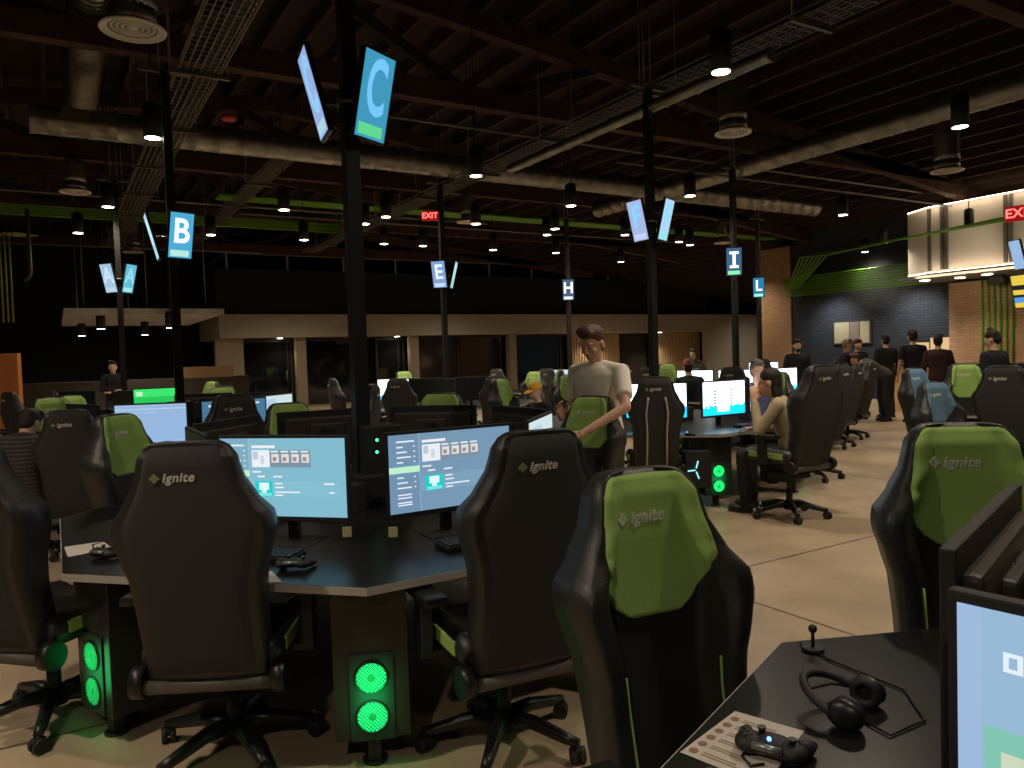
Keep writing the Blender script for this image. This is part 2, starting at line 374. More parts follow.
for i, (px, py) in enumerate(((18.75, 11.0), (19.0, 10.27), (18.8, 9.54))):
    p = Vector((px, py, 3.16)); o = MB().tube((0, 0, -.03), (0, 0, 0), .11, seg=16, m=lampglow).tube((0, 0, -.02), (0, 0, .0), .13, seg=16, m=white_m).build('soffit_downlight', None, None, (p.x, p.y, 3.158))
    tag(o, ['left downlight set under the lit white box', 'middle downlight set under the lit white box', 'right downlight set under the lit white box'][i], 'downlight', 'downlights under the white box')
    spot('bar_spot', (p.x, p.y, 3.1), 50, 110, .7)
for i, y in enumerate((14.6, 12.1)):
    spot('wall_wash', (19.35, y, 3.0), 80, 115, .9, (.88, .93, 1), .05, rot=(0, math.radians(-38), 0))
# conduits
def conduit_run(name, pts_list, label, r=.018, m=green_c):
    root = empty(name, pts_list[0][0], 0, label, 'conduit'); o0 = Vector(pts_list[0][0])
    for pts in pts_list: MB().path([Vector(p)-o0 for p in pts], r, 6).build('pipe', m, root)
    return root
conduit_run('conduit_bundle', [[(20.1-.02*i, 16.3, 3.18+.055*i), (20.1-.02*i, 11.4, 3.18+.055*i)] for i in range(11)], 'ribbed band of green conduits running along the top of the black brick wall', .018)
conduit_run('conduit_bundle', [[(19.95, 9.55+.14*i, .3), (19.95, 9.55+.14*i, 3.15)] for i in range(6)], 'vertical green conduits down the face of the right brick pier', .025)
conduit_run('conduit_bundle', [[(19.95, 16.1-.06*i, 3.4), (18.5-.03*i, 14.5-.17*i, 4.14-.01*i), (17.3, 5.0, 4.2+.026*i), (17.3, -3, 4.18+.026*i)] for i in range(7)], 'green conduits climbing from the far corner then passing in front of the white box', .025)
p0 = at_z(0, 213, 4.9); yv = p0.y
conduit_run('conduit_bundle', [[(-8.8, yv, 4.9+.05*i), (6.5, yv, 4.9+.05*i)] for i in range(5)], 'green conduits running level across the back left of the ceiling', .022)
p0 = at_z(330, 203, 5.0); yv = p0.y
conduit_run('conduit_bundle', [[(3.0, yv+.09*i, 5.0), (19.6, yv+.09*i, 5.0)] for i in range(6)], 'green conduits running level across the middle of the ceiling behind the C screens', .028)
rk = empty('conduit_rack', at_d(8, 262, 14), -YAW, 'pale yellow green conduits bending down at the far left', 'conduit')
for i in range(5): MB().path([(-.32+.09*i, 0, -1.1), (-.32+.09*i, 0, .45), (-.30+.09*i, .1, .55), (-.28+.09*i, .8, .6)], .016, 6).build('pipe', mat('pale_green_paint', lin((140, 146, 70)), .5), rk)
MB().path([(.29, 0, -.35), (.36, 0, -.3), (.4, 0, -.2), (.4, 0, .95)], .035, 8).build('pipe', greyp, rk)
# notice board, counter, screens at right edge
nb = empty('notice_board', (20.274, 14.1, 1.95), 0, 'pale notice board with three sheets on the black brick wall', 'notice board')
MB().box((0, 0, 0), (.05, 1.25, .72), bev=.01).build('board', mat('board_dark', (.04, .035, .03), .6), nb)
for y, wd, c in ((.33, .5, lin((190, 180, 140))), (-.09, .3, lin((150, 132, 118))), (-.42, .3, lin((200, 190, 150)))): MB().box((-.03, y, 0), (.01, wd, .62)).build('sheet', mat('sheet_%d' % (wd*100+y*10), c, .8), nb)
ct = empty('bar_counter', (17.2, 8.2, 0), 0, 'long bar counter with a softly lit pale front behind the standing group', 'counter')
MB().box((.3, .3, .52), (.7, 5.0, 1.04), bev=.01).build('body', mat('counter_white', lin((226, 190, 140)), .6), ct)
MB().box((.28, .3, 1.07), (.85, 5.1, .05), bev=.01).build('countertop', plastic, ct)
area('counter_glow', (16.6, 8.4, 1.0), 12, .1, 4.5, (1, .75, .5), rot=(0, 0, 0))
# wall menu boards glowing
for i, (px, py, wd) in enumerate(((921, 352, .55), (944, 352, .75))):
    d = level_to_room(ray(px, py)); x = 20.27; y = d.y/d.x*x; z = CAM_H+d.z/d.x*x
    o = MB().box((0, 0, 0), (.05, wd, .85 if i else .6), m=plastic, bev=.008).box((-.03, 0, 0), (.005, wd-.06, .78 if i else .52), m=emis('menu_glow', (225, 190, 140), 1)).build('menu_board', None, None, (x, y, z))
    tag(o, ['glowing menu board behind the standing group, left one', 'taller glowing menu board left of the right brick pier'][i], 'sign')
o = MB().box((0, 0, 0), (.25, .4, .14), bev=.01).box((0, 0, .11), (.2, .3, .08)).build('wall_speaker', plasticm, None, (19.7, 9.75, 3.02)); tag(o, 'dark box mounted high on the right brick pier', 'speaker')
# ------------------------------------------------------------------ ceiling services
def duct(name, a, b, r, label, seams=.35, flange=False):
    a, b = Vector(a), Vector(b); root = empty(name, a, 0, label, 'duct'); d = b-a; L = d.length; u = d.normalized()
    mb = MB(); n = int(L/seams); pts = []; rr = []
    for i in range(n+1):
        q = d*(i/n)
        for e, k in ((-.02, 0), (0, .012), (.02, 0)): pts.append(q+u*e); rr.append(r+k)
    mb.path(pts, rr, 24).build('tube', steel, root); return root
duct('main_duct', at_z(30, 118, 5.05), Vector((at_z(30, 118, 5.05).x+16.5, at_z(30, 118, 5.05).y, 5.02)), .2, 'long round galvanised duct crossing the ceiling from left to right')
a = at_z(770, 166, 4.9); b = at_z(1024, 92, 4.9); duct('main_duct', (b.x, b.y-3, 5.0), (b.x, a.y+5.0, 5.0), .18, 'round galvanised duct running away across the right of the ceiling')
a = at_z(93, 20, 5.86); b = at_z(75, 120, 5.86); duct('spiral_duct', (b.x+.05, 2.0, 5.86), (b.x+.05, b.y, 5.86), .24, 'spiral duct at the upper left corner running into the picture', .12)
# diffusers on drops
def diffuser(px, py, z, rad, top, label):
    p = at_z(px, py, z); root = empty('air_diffuser', p, 0, label, 'air vent')
    mb = MB(); r2 = rad*(.72 if rad > .255 else .5)
    pts = [(0, 0, .16+i*.09) for i in range(int((top-z-.1)/.09))]
    if len(pts) > 1: MB().path(pts, [r2+(.008 if i % 2 else 0) for i in range(len(pts))], 20).build('drop_duct', steel, root)
    MB().tube((0, 0, .02), (0, 0, .18), r2*1.04, r2, 24).build('cone', steel, root)
    mb = MB()
    mb.ring((0, 0, 0), rad*.93, rad*.05, 'Z', 32, 6); mb.grid([[((rad*q)*math.cos(2*PI*i/32), (rad*q)*math.sin(2*PI*i/32), z_) for i in range(32)] for q, z_ in ((.95, -.004), (.72, .012))], closed=True)
    for q in (.62, .46, .3): mb.ring((0, 0, .02), rad*q, rad*.04, 'Z', 28, 6)
    mb.sph((0, 0, .02), (rad*.18, rad*.18, .02)); mb.build('grille', white_m, root)
    MB().tube((0, 0, .03), (0, 0, .04), rad*.74, seg=20).build('throat', plasticm, root)
for a in ((133, 30, 4.55, .28, 5.9, 'large round white air diffuser at the upper left'), (75, 192, 4.7, .26, 5.3, 'round air diffuser on a drop at the left below the long duct'),
          (733, 133, 4.6, .26, 6.0, 'round air diffuser on a cylindrical drop beside the brightest pendant'), (947, 171, 4.4, .26, 5.6, 'round air diffuser on a drop above the lit white box'),
          (133, 252, 4.6, .27, 5.6, 'small round air diffuser above the letter A displays'), (467, 222, 4.5, .24, 5.2, 'small round air diffuser right of the red exit sign'),
          (723, 243, 4.5, .25, 5.2, 'small round air diffuser above the I display')): diffuser(*a)
# wire basket trays
def tray(px, py, z, wd, ya, yb, label):
    p = at_z(px, py, z); root = empty('cable_tray', (p.x, ya, z), 0, label, 'cable tray'); L = yb-ya; mb = MB()
    n = 7
    for i in range(n):
        x = -wd/2+wd*i/(n-1); mb.box((x, L/2, 0), (.012, L, .012))
    for x in (-wd/2, wd/2): mb.box((x, L/2, .06), (.018, L, .018))
    for k in range(int(L/.12)): mb.box((0, k*.12, 0), (wd, .01, .01))
    mb.build('wire_mesh', steel_d, root)
    for k in range(int(L/2.2)+1):
        mb = MB().box((0, k*2.2, -.03), (wd+.2, .04, .04))
        for x in (-wd/2-.08, wd/2+.08): mb.tube((x, k*2.2, -.03), (x, k*2.2, roof_z(p.x)-z), .008, seg=5)
        mb.build('hanger', steel_d, root)
    MB().box((wd*.2, L/2, .03), (wd*.3, L, .035)).build('cables', mat('cable_bundle', (.05, .05, .045), .7), root)
tray(235, 0, 4.75, .42, 2.2, 22, 'wire basket cable tray running away at the left')
tray(860, 0, 4.75, .42, .5, 22, 'wire basket cable tray running away across the centre right')
tray(290, 155, 4.95, .3, at_z(290, 155, 4.95).y, 23, 'short wire basket cable tray between the B display and the C pole')
q_ = at_z(700, 72, 4.62); duct('thin_duct', (q_.x+.05, 5.2, 4.5), (q_.x+.05, 10.2, 4.5), .07, 'thin round duct under the centre right cable tray', .5)
# thin pipes
for k, (px, py, z, x1, lab) in enumerate(((10, 190, 5.1, 10, 'thin pale sprinkler pipe crossing above the back left'), (10, 243, 5.2, 6, 'thin pale pipe above the black back wall'),
     (260, 215, 5.2, 19, 'thin pale pipe crossing below the green conduits in the middle'), (400, 118, 5.3, 19, 'thin pipe crossing above the long duct'), (640, 165, 4.8, 19, 'thin pipe below the long duct at right'))):
    p = at_z(px, py, z); o = MB().tube((p.x-.5 if k != 0 else -8.5, p.y, z), (max(x1, p.x+3), p.y, z), .022, seg=8).build('ceiling_pipe', rail_m); tag(o, lab, 'pipe')
# pendant downlights
pend = empty('pendant_downlight', (0, 0, 0), 0)
MB().tube((0, 0, 0), (0, 0, .36), .1, seg=20, m=plasticm).tube((0, 0, .36), (0, 0, .39), .07, seg=12, m=plasticm).build('housing', None, pend)
MB().tube((0, 0, -.004), (0, 0, .004), .085, seg=18).build('lens', lampglow, pend)
rod0 = MB().tube((0, 0, .38), (0, 0, 1), .01, seg=6).build('cord', plasticm, pend)
PL = [(153, 138, 'large pendant downlight at upper left in front of the cable tray', 1), (721, 72, 'brightest pendant downlight at the top right of centre', 1), (960, 127, 'pendant downlight at the upper right above the white box', 1),
      (476, 176, 'pendant downlight under the long duct right of the C displays', 1), (690, 196, 'pendant downlight right of the F displays', 1), (843, 215, 'pendant downlight over the green conduits at right', 1),
      (108, 207, 'pendant downlight above the A displays', 1), (78, 233, 'pendant downlight at the left above the green conduits', 1), (211, 235, 'pendant downlight right of the B display', 0),
      (284, 210, 'pendant downlight at the green conduits left of the C pole', 1), (386, 217, 'small pendant lamp just right of the C pole', 1), (304, 240, 'small pendant lamp left of the C pole above the railing', 0),
      (365, 224, 'small pendant lamp hidden against the C pole', 0), (476, 224, 'small pendant lamp by the diffuser right of the exit sign', 1), (384, 244, 'lower pendant lamp right of the C pole', 0),
      (423, 246, 'pendant lamp below the exit sign', 0), (493, 250, 'pendant lamp between the E and H displays', 0), (571, 206, 'far left one of the lamp cluster left of the F displays', 0),
      (547, 235, 'lowest lamp of the cluster left of the F displays', 1), (555, 229, 'upper lamp of the cluster left of the F displays', 0), (556, 253, 'pendant lamp above the H display', 0), (621, 262, 'pendant lamp above the railing left of the F pole', 0),
      (625, 235, 'lamp tucked below the left F display', 0), (679, 242, 'left lamp of the pair right of the F pole', 0), (690, 245, 'right lamp of the pair right of the F pole', 1),
      (807, 266, 'left lamp of the pair before the green conduit band', 0), (818, 262, 'right lamp of the pair before the green conduit band', 0), (865, 252, 'pendant lamp left of the white box', 0), (884, 243, 'pendant lamp nearest the corner of the white box', 1),
      (893, 253, 'lower pendant lamp left of the white box', 0), (776, 292, 'lamp beside the L display near the tan pier', 0), (969, 226, 'dark pendant lamp seen against the white box', 3),
      (101, 329, 'nearer left lamp under the slatted canopy', 2), (170, 328, 'nearer right lamp under the slatted canopy', 2), (82, 336, 'farther left lamp below the canopy', 2), (145, 335, 'farther right lamp below the canopy', 2)]
first = True
for px, py, lab, kind in PL:
    z = 4.2
    if kind == 2: p = at_d(px, py, 18 if py < 332 else 21)
    else: p = at_z(px, py, z)
    if p.length > 34 : p = at_d(px, py, 27)
    z = p.z
    o = pend if first else copy_tree(pend); first = False
    o.location = p; tag(o, lab, 'pendant lamp', 'pendant downlights')
    crd = [c for c in kids(o) if c.name.startswith('cord')][0]
    k = (roof_z(p.x)-.1-z-.38)/.62; crd.scale.z = k; crd.location.z = .38*(1-k)
    if kind < 3: spot('pendant_and_fill_spot', (p.x, p.y, z-.05), {0: .8, 1: 1, 2: .35}[kind]*PENDANT_W, 150, 1)
# added fill spots without fixtures, brightening floor, chairs, pier and back facade
for (x, y) in ((-1.8, -1.2), (-1.6, 2.6), (-2.6, 5.4), (3.2, 1.2), (5.2, 3.6), (8.5, 3.4), (7.6, .2), (12, 6.8), (13.5, 3.0), (-4.5, 11), (-5, 17), (19.2, 17.8), (24, 22), (30, 24), (13, 24), (20, 23.5), (7, 24), (1, 26)):
    spot('pendant_and_fill_spot', (x, y, 4.15), PENDANT_W*(1.7 if y > 20 or x < -1 and y < 7 else 1), 150, 1)
# exit signs
def exit_sign(p, rz, s, label):
    root = empty('exit_sign', p, rz, label, 'exit sign')
    MB().box((0, 0, 0), (.36*s, .05, .2*s), bev=.005).build('housing', mat('exit_dark_red', (.12, .004, .004), .4, emit=(.5, .01, .01), es=.5), root)
    me = text_mesh('EXIT', .17*s, .004, fat=.003); me.materials.append(emis('exit_red', (255, 110, 100), 2.0)); inst('letters', me, root, (0, -.03, 0), (PI/2, 0, 0))
exit_sign(at_d(430, 216, 13.4), -YAW, .8, 'red exit sign hanging above the E display')
exit_sign(at_d(1021, 213, 11), -PI/2+.2, 1.1, 'red exit sign in front of the white box at the right edge')
o = MB().tube((0, 0, 0), (0, 0, .05), .09, .11, 16).build('smoke_alarm', mat('alarm_red', lin((190, 40, 30)), .4), None, at_d(229, 120, 9.9)); tag(o, 'small red alarm below the timber beam at upper left', 'alarm')
# ------------------------------------------------------------------ gaming chair
HW = [(0, .222), (.3, .226), (.44, .234), (.54, .258), (.62, .280), (.68, .278), (.76, .226), (.85, .184), (.93, .168), (.975, .148), (.995, .12), (1.0, .085)]
BO = [(0, .045), (.3, .07), (.55, .105), (.68, .10), (.78, .045), (.88, .022), (1, .01)]
TH = [(0, .055), (.5, .06), (.8, .062), (.93, .055), (.985, .035), (1, .02)]
def b_front(s, t):
    a = abs(t); k = max(0, min(1, (a-.5)/.28)); k = k*k*(3-2*k)
    e = max(0, (a-.86)/.14); y = lerp_tab(TH, s)+lerp_tab(BO, s)*k*(1-.25*e*e)-.012*(1-a*a)
    return y
def bpos(s, t, y, lean=True):
    x = lerp_tab(HW, s)*t; z = .42+.91*s
    yy = -.235+y-.155*s-(.04*math.sin(s*PI) if lean else 0)
    return Vector((x, yy, z))
SS = [0, .015, .03]+[.03+.03*i for i in range(1, 31)]+[.945, .96, .975, .987, .995, 1.0]
TS = [-1+2*i/44 for i in range(45)]
def backrest_mesh():
    mb = MB(); rows = []
    for s in SS:
        row = []
        for t in TS:
            y = b_front(s, t)
            if abs(t) > .985: y *= .55
            row.append(bpos(s, t*.985 if abs(t) > .98 else t, y))
        for t in TS[::-1]:
            row.append(bpos(s, t*(.97), -.05*(1-.35*t*t)*(1 if s < .95 else .6)))
        rows.append(row)
    V = mb.grid(rows, closed=True); mb.bm.faces.new(V[0]); mb.bm.faces.new(V[-1][::-1])
    return mb.mesh('backrest', leather)
def patch(srange, trange, fy, off, m, name, ns=22, nt=18):
    mb = MB(); rows = []
    for i in range(ns+1):
        row = []
        for j in range(nt+1):
            t = -1+2*j/nt; tt = t
            s0, s1 = srange(tt); s = s0+(s1-s0)*i/ns; tm = trange(s); edge = (i in (0, ns)) or (j in (0, nt))
            row.append(bpos(s, t*tm, fy(s, t*tm)+(off if not edge else -off*.3)))
        rows.append(row)
    mb.grid(rows); return mb.mesh(name, m)
GT = [(0, .25), (.565, .25), (.58, .36), (.61, .48), (.65, .57), (.70, .64), (.76, .80), (.85, .90), (.93, .92), (1, .86)]
def g_s(t): return (.565, .992)
me_back = backrest_mesh()
me_green = patch(g_s, lambda s: lerp_tab(GT, s), b_front, .010, green_f, 'green_face', 40, 30)
me_panel = patch(lambda t: (.02, .985), lambda s: .84, lambda s, t: -.05*(1-.35*t*t)*(1 if s < .95 else .6), -.008, fabric, 'back_panel')
def seat_mesh():
    mb = MB(); rows = []
    prof = [(-.24, .5), (-.22, .93), (-.1, 1), (.1, 1), (.22, .98), (.28, .9), (.305, .6)]
    for y, k in prof:
        row = []; hw = .265*(.94+.06*k)
        for j in range(21):
            t = -1+j/10; a = abs(t); b = max(0, min(1, (a-.55)/.3)); b = b*b*(3-2*b)
            z = .475+.05*k*(.6+.4*(1-a**8))+.04*b*k*(1-max(0, (a-.88)/.12)**2*.8)
            row.append((hw*t, y, z))
        for j in range(21):
            t = 1-j/10; row.append((hw*t*.97, y*.98, .435+.01*(1-k)))
        rows.append(row)
    V = mb.grid(rows, closed=True); mb.bm.faces.new(V[0]); mb.bm.faces.new(V[-1][::-1]); return mb.mesh('seat', leather)
me_seat = seat_mesh()
me_trim = MB().box((0, .04, .50), (.012, .40, .055), bev=.005).mesh('seat_trim', green_f)
me_pipe = [MB().path([bpos(s, sg*.66, b_front(s, .66)+.004) for s in (.04, .12, .2, .28, .36, .44)], .004, 6).mesh('piping', green_f) for sg in (-1, 1)]
me_bar = MB().tube((-.235, -.27, .395), (.235, -.27, .395), .026, seg=12, m=greyp).tube((-.285, -.25, .41), (-.235, -.25, .41), .06, seg=16, m=plastic).tube((.235, -.25, .41), (.285, -.25, .41), .06, seg=16, m=plastic).mesh('recline_bar')
me_arm = MB().box((0, .02, .685), (.095, .27, .035), m=plastic, bev=.012).box((0, -.02, .56), (.05, .085, .24), m=plasticm, bev=.01).box((-.03, -.02, .44), (.11, .07, .03), m=plasticm, bev=.005).mesh('armrest')
me_lift = MB().tube((0, 0, .10), (0, 0, .26), .03, seg=14).tube((0, 0, .26), (0, 0, .38), .02, seg=12).box((0, 0, .40), (.24, .30, .05), bev=.01).tube((.1, .05, .39), (.27, .08, .37), .008, seg=6).mesh('gas_lift', plasticm)
mbb = MB().tube((0, 0, .075), (0, 0, .145), .055, .045, 14)
for i in range(5):
    a = 2*PI*i/5+.3; d = Vector((math.cos(a), math.sin(a), 0))
    mbb.path([d*.03+Vector((0, 0, .12)), d*.14+Vector((0, 0, .12)), d*.28+Vector((0, 0, .088)), d*.335+Vector((0, 0, .078))], [.034, .03, .024, .02], 8)
me_base = mbb.mesh('base', plastic)
me_cast = MB().tube((-.028, 0, .032), (-.006, 0, .032), .032, seg=14).tube((.006, 0, .032), (.028, 0, .032), .032, seg=14).tube((0, 0, .03), (0, 0, .075), .009, seg=6).box((0, 0, .055), (.03, .05, .02), bev=.004).mesh('caster', plasticm)
def glyph(mb, sc, m):
    for a, b in ((-.2, 0), (.2, 0), (0, -.2), (0, .2)): mb.box((a*sc, b*sc, 0), (.26*sc, .26*sc, .003), m=m, rot=Rz(.5))
    return mb
mtx = text_mesh('ignite', .046, .0012, .25, 1.08, .0012)
mtx.materials.append(logo_w); me_gl = glyph(MB(), .048, logo_g).mesh('emblem')
mtx2 = mtx.copy(); mtx2.materials.clear(); mtx2.materials.append(logo_s)
me_gl2 = glyph(MB(), .048, logo_s).mesh('emblem')
def on_front(me, x0, z0):
    """wraps flat lettering onto the curved green front"""
    m = me.copy()
    for v in m.vertices:
        x, z, d = x0-v.co.x, z0+v.co.y, v.co.z; s_ = (z-.42)/.91; t_ = x/lerp_tab(HW, s_)
        v.co = Vector((x, bpos(s_, t_, b_front(s_, t_)).y+.0118+d, z))
    return m
def make_chair(kind='full'):
    root = empty('gaming_chair')
    b = inst('backrest', me_back, root); inst('back_panel', me_panel, b); g = inst('green_face', me_green, b); g['label'] = 'green fabric shield on the front of the backrest'
    inst('piping', me_pipe[0], b); inst('piping', me_pipe[1], b)
    s = .865; yb = bpos(s, 0, -.05).y-.010; zt = .42+.91*s
    inst('logo', mtx, b, (-.012, yb, zt), (PI/2+.13, 0, 0)); inst('emblem', me_gl, b, (-.093, yb, zt), (PI/2+.13, 0, 0))
    inst('logo', on_front(mtx2, .012, zt), b)
    inst('emblem', on_front(me_gl2, .093, zt), b)
    inst('seat', me_seat, root); inst('seat_trim', me_trim, root, (-.262, 0, 0)); inst('seat_trim', me_trim, root, (.262, 0, 0)); inst('recline_bar', me_bar, root)
    inst('armrest', me_arm, root, (.325, 0, 0)); inst('armrest', me_arm, root, (-.325, 0, 0), (0, 0, PI))
    inst('gas_lift', me_lift, root); inst('base', me_base, root)
    for i in range(5):
        a = 2*PI*i/5+.3; inst('caster', me_cast, root, (.33*math.cos(a), .33*math.sin(a), 0), (0, 0, a+.7))
    return root
chair0 = make_chair()
# one-mesh version for chairs too small to show their parts
def join_tree(root, name):
    bm = bmesh.new(); mats = []; 
    def rec(o, Mx):
        L = Matrix.LocRotScale(o.location, o.rotation_euler, o.scale); W = Mx @ L
        if o.data:
            tmp = o.data.copy(); tmp.transform(W); base = []
            for m in tmp.materials:
                if m not in mats: mats.append(m)
                base.append(mats.index(m))
            n0 = len(bm.faces); bm.from_mesh(tmp); bm.faces.ensure_lookup_table()
            for f in bm.faces[n0:]: f.material_index = base[f.material_index] if f.material_index < len(base) else 0
            bpy.data.meshes.remove(tmp)
        for c in kids(o): rec(c, W)
    rec(root, Matrix.Identity(4)); me = bpy.data.meshes.new(name); bm.to_mesh(me); bm.free()
    for m in mats: me.materials.append(m)
    return me
me_chair_far = join_tree(chair0, 'gaming_chair')
used = [False]
def chair(x, y, face_deg, label, dz=0, far=False, scale=1):
    rz = math.radians(face_deg-90)
    if far: o = inst('gaming_chair', me_chair_far, None, (x, y, 0), (0, 0, rz))
    elif not used[0]: used[0] = True; o = chair0; o.location = (x, y, 0); o.rotation_euler = (0, 0, rz)
    else: o = copy_tree(chair0, (x, y, 0), rz)
    if dz:
        if far: o.scale = (1, 1, (1.33+dz)/1.33)
        else:
            for c in kids(o):
                n = c.name.split('.')[0]
                if n in ('backrest', 'seat', 'seat_trim', 'recline_bar', 'armrest'): c.location.z += dz
    tag(o, label, 'chair', 'gaming chairs around the desks'); return o
def chair_at_back(px, D, face_deg, label, dz=0, far=False):
    """chair whose backrest top stands on the sight line px at distance D"""
    p = at_d(px, 350, D); a = math.radians(face_deg); return chair(p.x+.39*math.cos(a), p.y+.39*math.sin(a), face_deg, label, dz, far)
# ------------------------------------------------------------------ monitors
MW, MH = .615, .365
def make_monitor():
    root = empty('gaming_monitor')
    mb = MB().box((0, .012, 0), (MW+.006, .022, MH+.008), m=plasticm, bev=.004)
    mb.box((0, .034, 0), (MW*.86, .03, MH*.78), m=monback, bev=.012)
    mb.box((0, .055, .0), (.22, .03, .2), m=monback, bev=.01).build('housing', None, root)
    MB().box((0, .085, -.1), (.05, .035, .37), bev=.008).build('neck', plasticm, root)
    b = MB(); b.box((0, .06, -.289), (.26, .2, .014), bev=.005); b.build('stand_base', plasticm, root)
    me = text_mesh('ASUS', .034, .001, 0, 1.15); me.materials.append(mat('badge_dim', (.10, .05, .045), .35, metal=.5)); inst('badge', me, root, (0, .0505, .09), (PI/2, 0, PI))
    inst('screen', mon0_screen, root, (0, -.0003, .004))
    return root
mon0_screen = bpy.data.meshes.new('screen'); mon0 = make_monitor(); MON_Z = 1.05
def screen_mesh(bg, rects, es=1.0, w=MW-.02, h=MH-.028):
    """a display: background plus flat coloured blocks, fractions of width/height from top left"""
    mb = MB(); mb.poly([(-w/2, 0, -h/2), (w/2, 0, -h/2), (w/2, 0, h/2), (-w/2, 0, h/2)], emis('scr_%d_%d_%d_%d' % (*bg, es*100), bg, es))
    for i, (x0, y0, x1, y1, c) in enumerate(rects):
        X0, X1, Z0, Z1 = -w/2+w*x0, -w/2+w*x1, h/2-h*y0, h/2-h*y1; y = -.0004-.00002*i
        mb.poly([(X0, y, Z1), (X1, y, Z1), (X1, y, Z0), (X0, y, Z0)], emis('scr_%d_%d_%d_%d' % (*c, es*100), c, es))
    return mb.mesh('screen')
def library_ui(a=(128, 180, 202), side=(126, 172, 196), bar=(190, 240, 205)):
    W_ = (235, 240, 245); r = [(0, 0, .235, 1, side), (.235, 0, .238, 1, (185, 205, 220)), (0, .41, .235, .49, bar)]
    r += [(.06, .08, .2, .1, W_)]
    for i in range(9): 
        y = .15+.065*i
        if not .38 < y < .5: r.append((.06, y, .06+.05+.03*(i % 3), y+.018, W_)); r.append((.19, y, .205, y+.014, W_))
    for y in (.76, .80, .86, .89): r.append((.06, y, .17, y+.016, W_)); 
    r += [(.26, .09, .45, .125, W_), (.26, .15, .405, .37, W_), (.405, .15, .73, .37, (125, 145, 165))]
    r += [(.27, .17, .31, .27, (190, 200, 215)), (.33, .22, .36, .33, (205, 215, 225))]
    for i in range(4): r += [(.415+.08*i, .16, .475+.08*i, .18, W_), (.42+.08*i, .2, .48+.08*i, .31, (225, 222, 218)), (.43+.08*i, .24, .46+.08*i, .29, (160, 140, 140))]
    r += [(.26, .42, .33, .44, W_), (.3, .48, .36, .5, W_), (.43, .48, .5, .5, W_), (.235, .55, .95, .75, (min(255, a[0]+6), min(255, a[1]+10), min(255, a[2]+8)))]
    r += [(.28, .55, .42, .75, (30, 205, 205)), (.31, .57, .39, .66, (225, 250, 250)), (.33, .66, .37, .74, (210, 245, 245)), (.29, .70, .41, .74, (120, 230, 225))]
    for y, x1 in ((.57, .5), (.62, .51), (.68, .64), (.72, .5)): r.append((.44, y, x1, y+.018, W_))
    r += [(.83, .57, .91, .59, W_), (.87, .68, .91, .7, W_)]
    return r
ui_a = screen_mesh((130, 186, 206), library_ui()); ui_b = screen_mesh((118, 152, 180), library_ui((118, 152, 180), (112, 146, 176)))
ui_plain = screen_mesh((150, 182, 222), [(0, .1, 1, .13, (180, 205, 235)), (0, 0, 1, .03, (170, 190, 225)), (.05, .2, .6, .215, (190, 205, 235))])
_g = []
for i in range(22): hh = .18+.09*abs(math.sin(i*1.7))+.06*abs(math.cos(i*.9)); _g.append((i/22, 1-hh, (i+1)/22, 1, (10, 160, 205)))
_g += [(.33, .12, .62, .9, (255, 255, 255))]
for i in range(6): _g += [(.25, .25+.09*i, .31, .31+.09*i, (90, 120, 130)), (.64, .22+.09*i, .70, .28+.09*i, (90, 130, 150))]
ui_game = screen_mesh((225, 238, 248), _g, 2.6)
ui_white = screen_mesh((238, 244, 250), [(0, .78, 1, 1, (60, 185, 215)), (.1, .1, .5, .2, (200, 215, 230))], 2.2)
ui_pale = screen_mesh((205, 225, 230), [(0, .6, 1, 1, (120, 215, 160)), (.1, .1, .5, .4, (180, 205, 225))])
ui_green = screen_mesh((60, 230, 110), [(0, .35, 1, 1, (40, 200, 90)), (.05, .1, .2, .3, (190, 240, 200))])
ui_dash = screen_mesh((70, 118, 150), [(.1, .1, .3, .16, (220, 230, 235)), (.1, .35, .42, .8, (40, 205, 205)), (.2, .4, .3, .7, (220, 250, 250)), (.45, .4, .6, .44, (210, 225, 235)), (.45, .5, .7, .54, (210, 225, 235)), (.6, .08, .66, .13, (210, 225, 235)), (.72, .08, .78, .13, (210, 225, 235)), (.84, .08, .9, .13, (210, 225, 235))])
_n = [(0, .0, .045, 1, (156, 186, 222)), (.085, .14, .12, .21, (225, 240, 250)), (.095, .155, .11, .195, (150, 184, 212)), (.05, .42, .3, 1, (128, 196, 176)), (.08, .5, .3, 1, (205, 215, 190)), (.1, .7, .3, 1, (222, 226, 228)), (.38, .11, .6, .15, (225, 240, 250)), (.22, .55, .55, .7, (120, 205, 170)), (.3, .6, .5, 1, (130, 200, 150)), (.34, .64, .42, 1, (225, 235, 210)), (.6, .4, .9, .7, (190, 215, 235))]
ui_near = screen_mesh((150, 184, 212), _n)
ui_off = screen_mesh((4, 5, 6), [], 1)
mused = [False]
def monitor(x, y, face_deg, label, ui=None, z=MON_Z, tilt=0, stand_white=False):
    """face_deg = direction the screen looks"""
    rz = math.radians(face_deg+90)
    if not mused[0]: mused[0] = True; o = mon0; o.location = (x, y, z); o.rotation_euler = (0, 0, rz)
    else: o = copy_tree(mon0, (x, y, z), rz)
    [c for c in kids(o) if c.name.startswith('screen')][0].data = ui or ui_off
    tag(o, label, 'monitor', 'monitors around the gaming desks'); return o
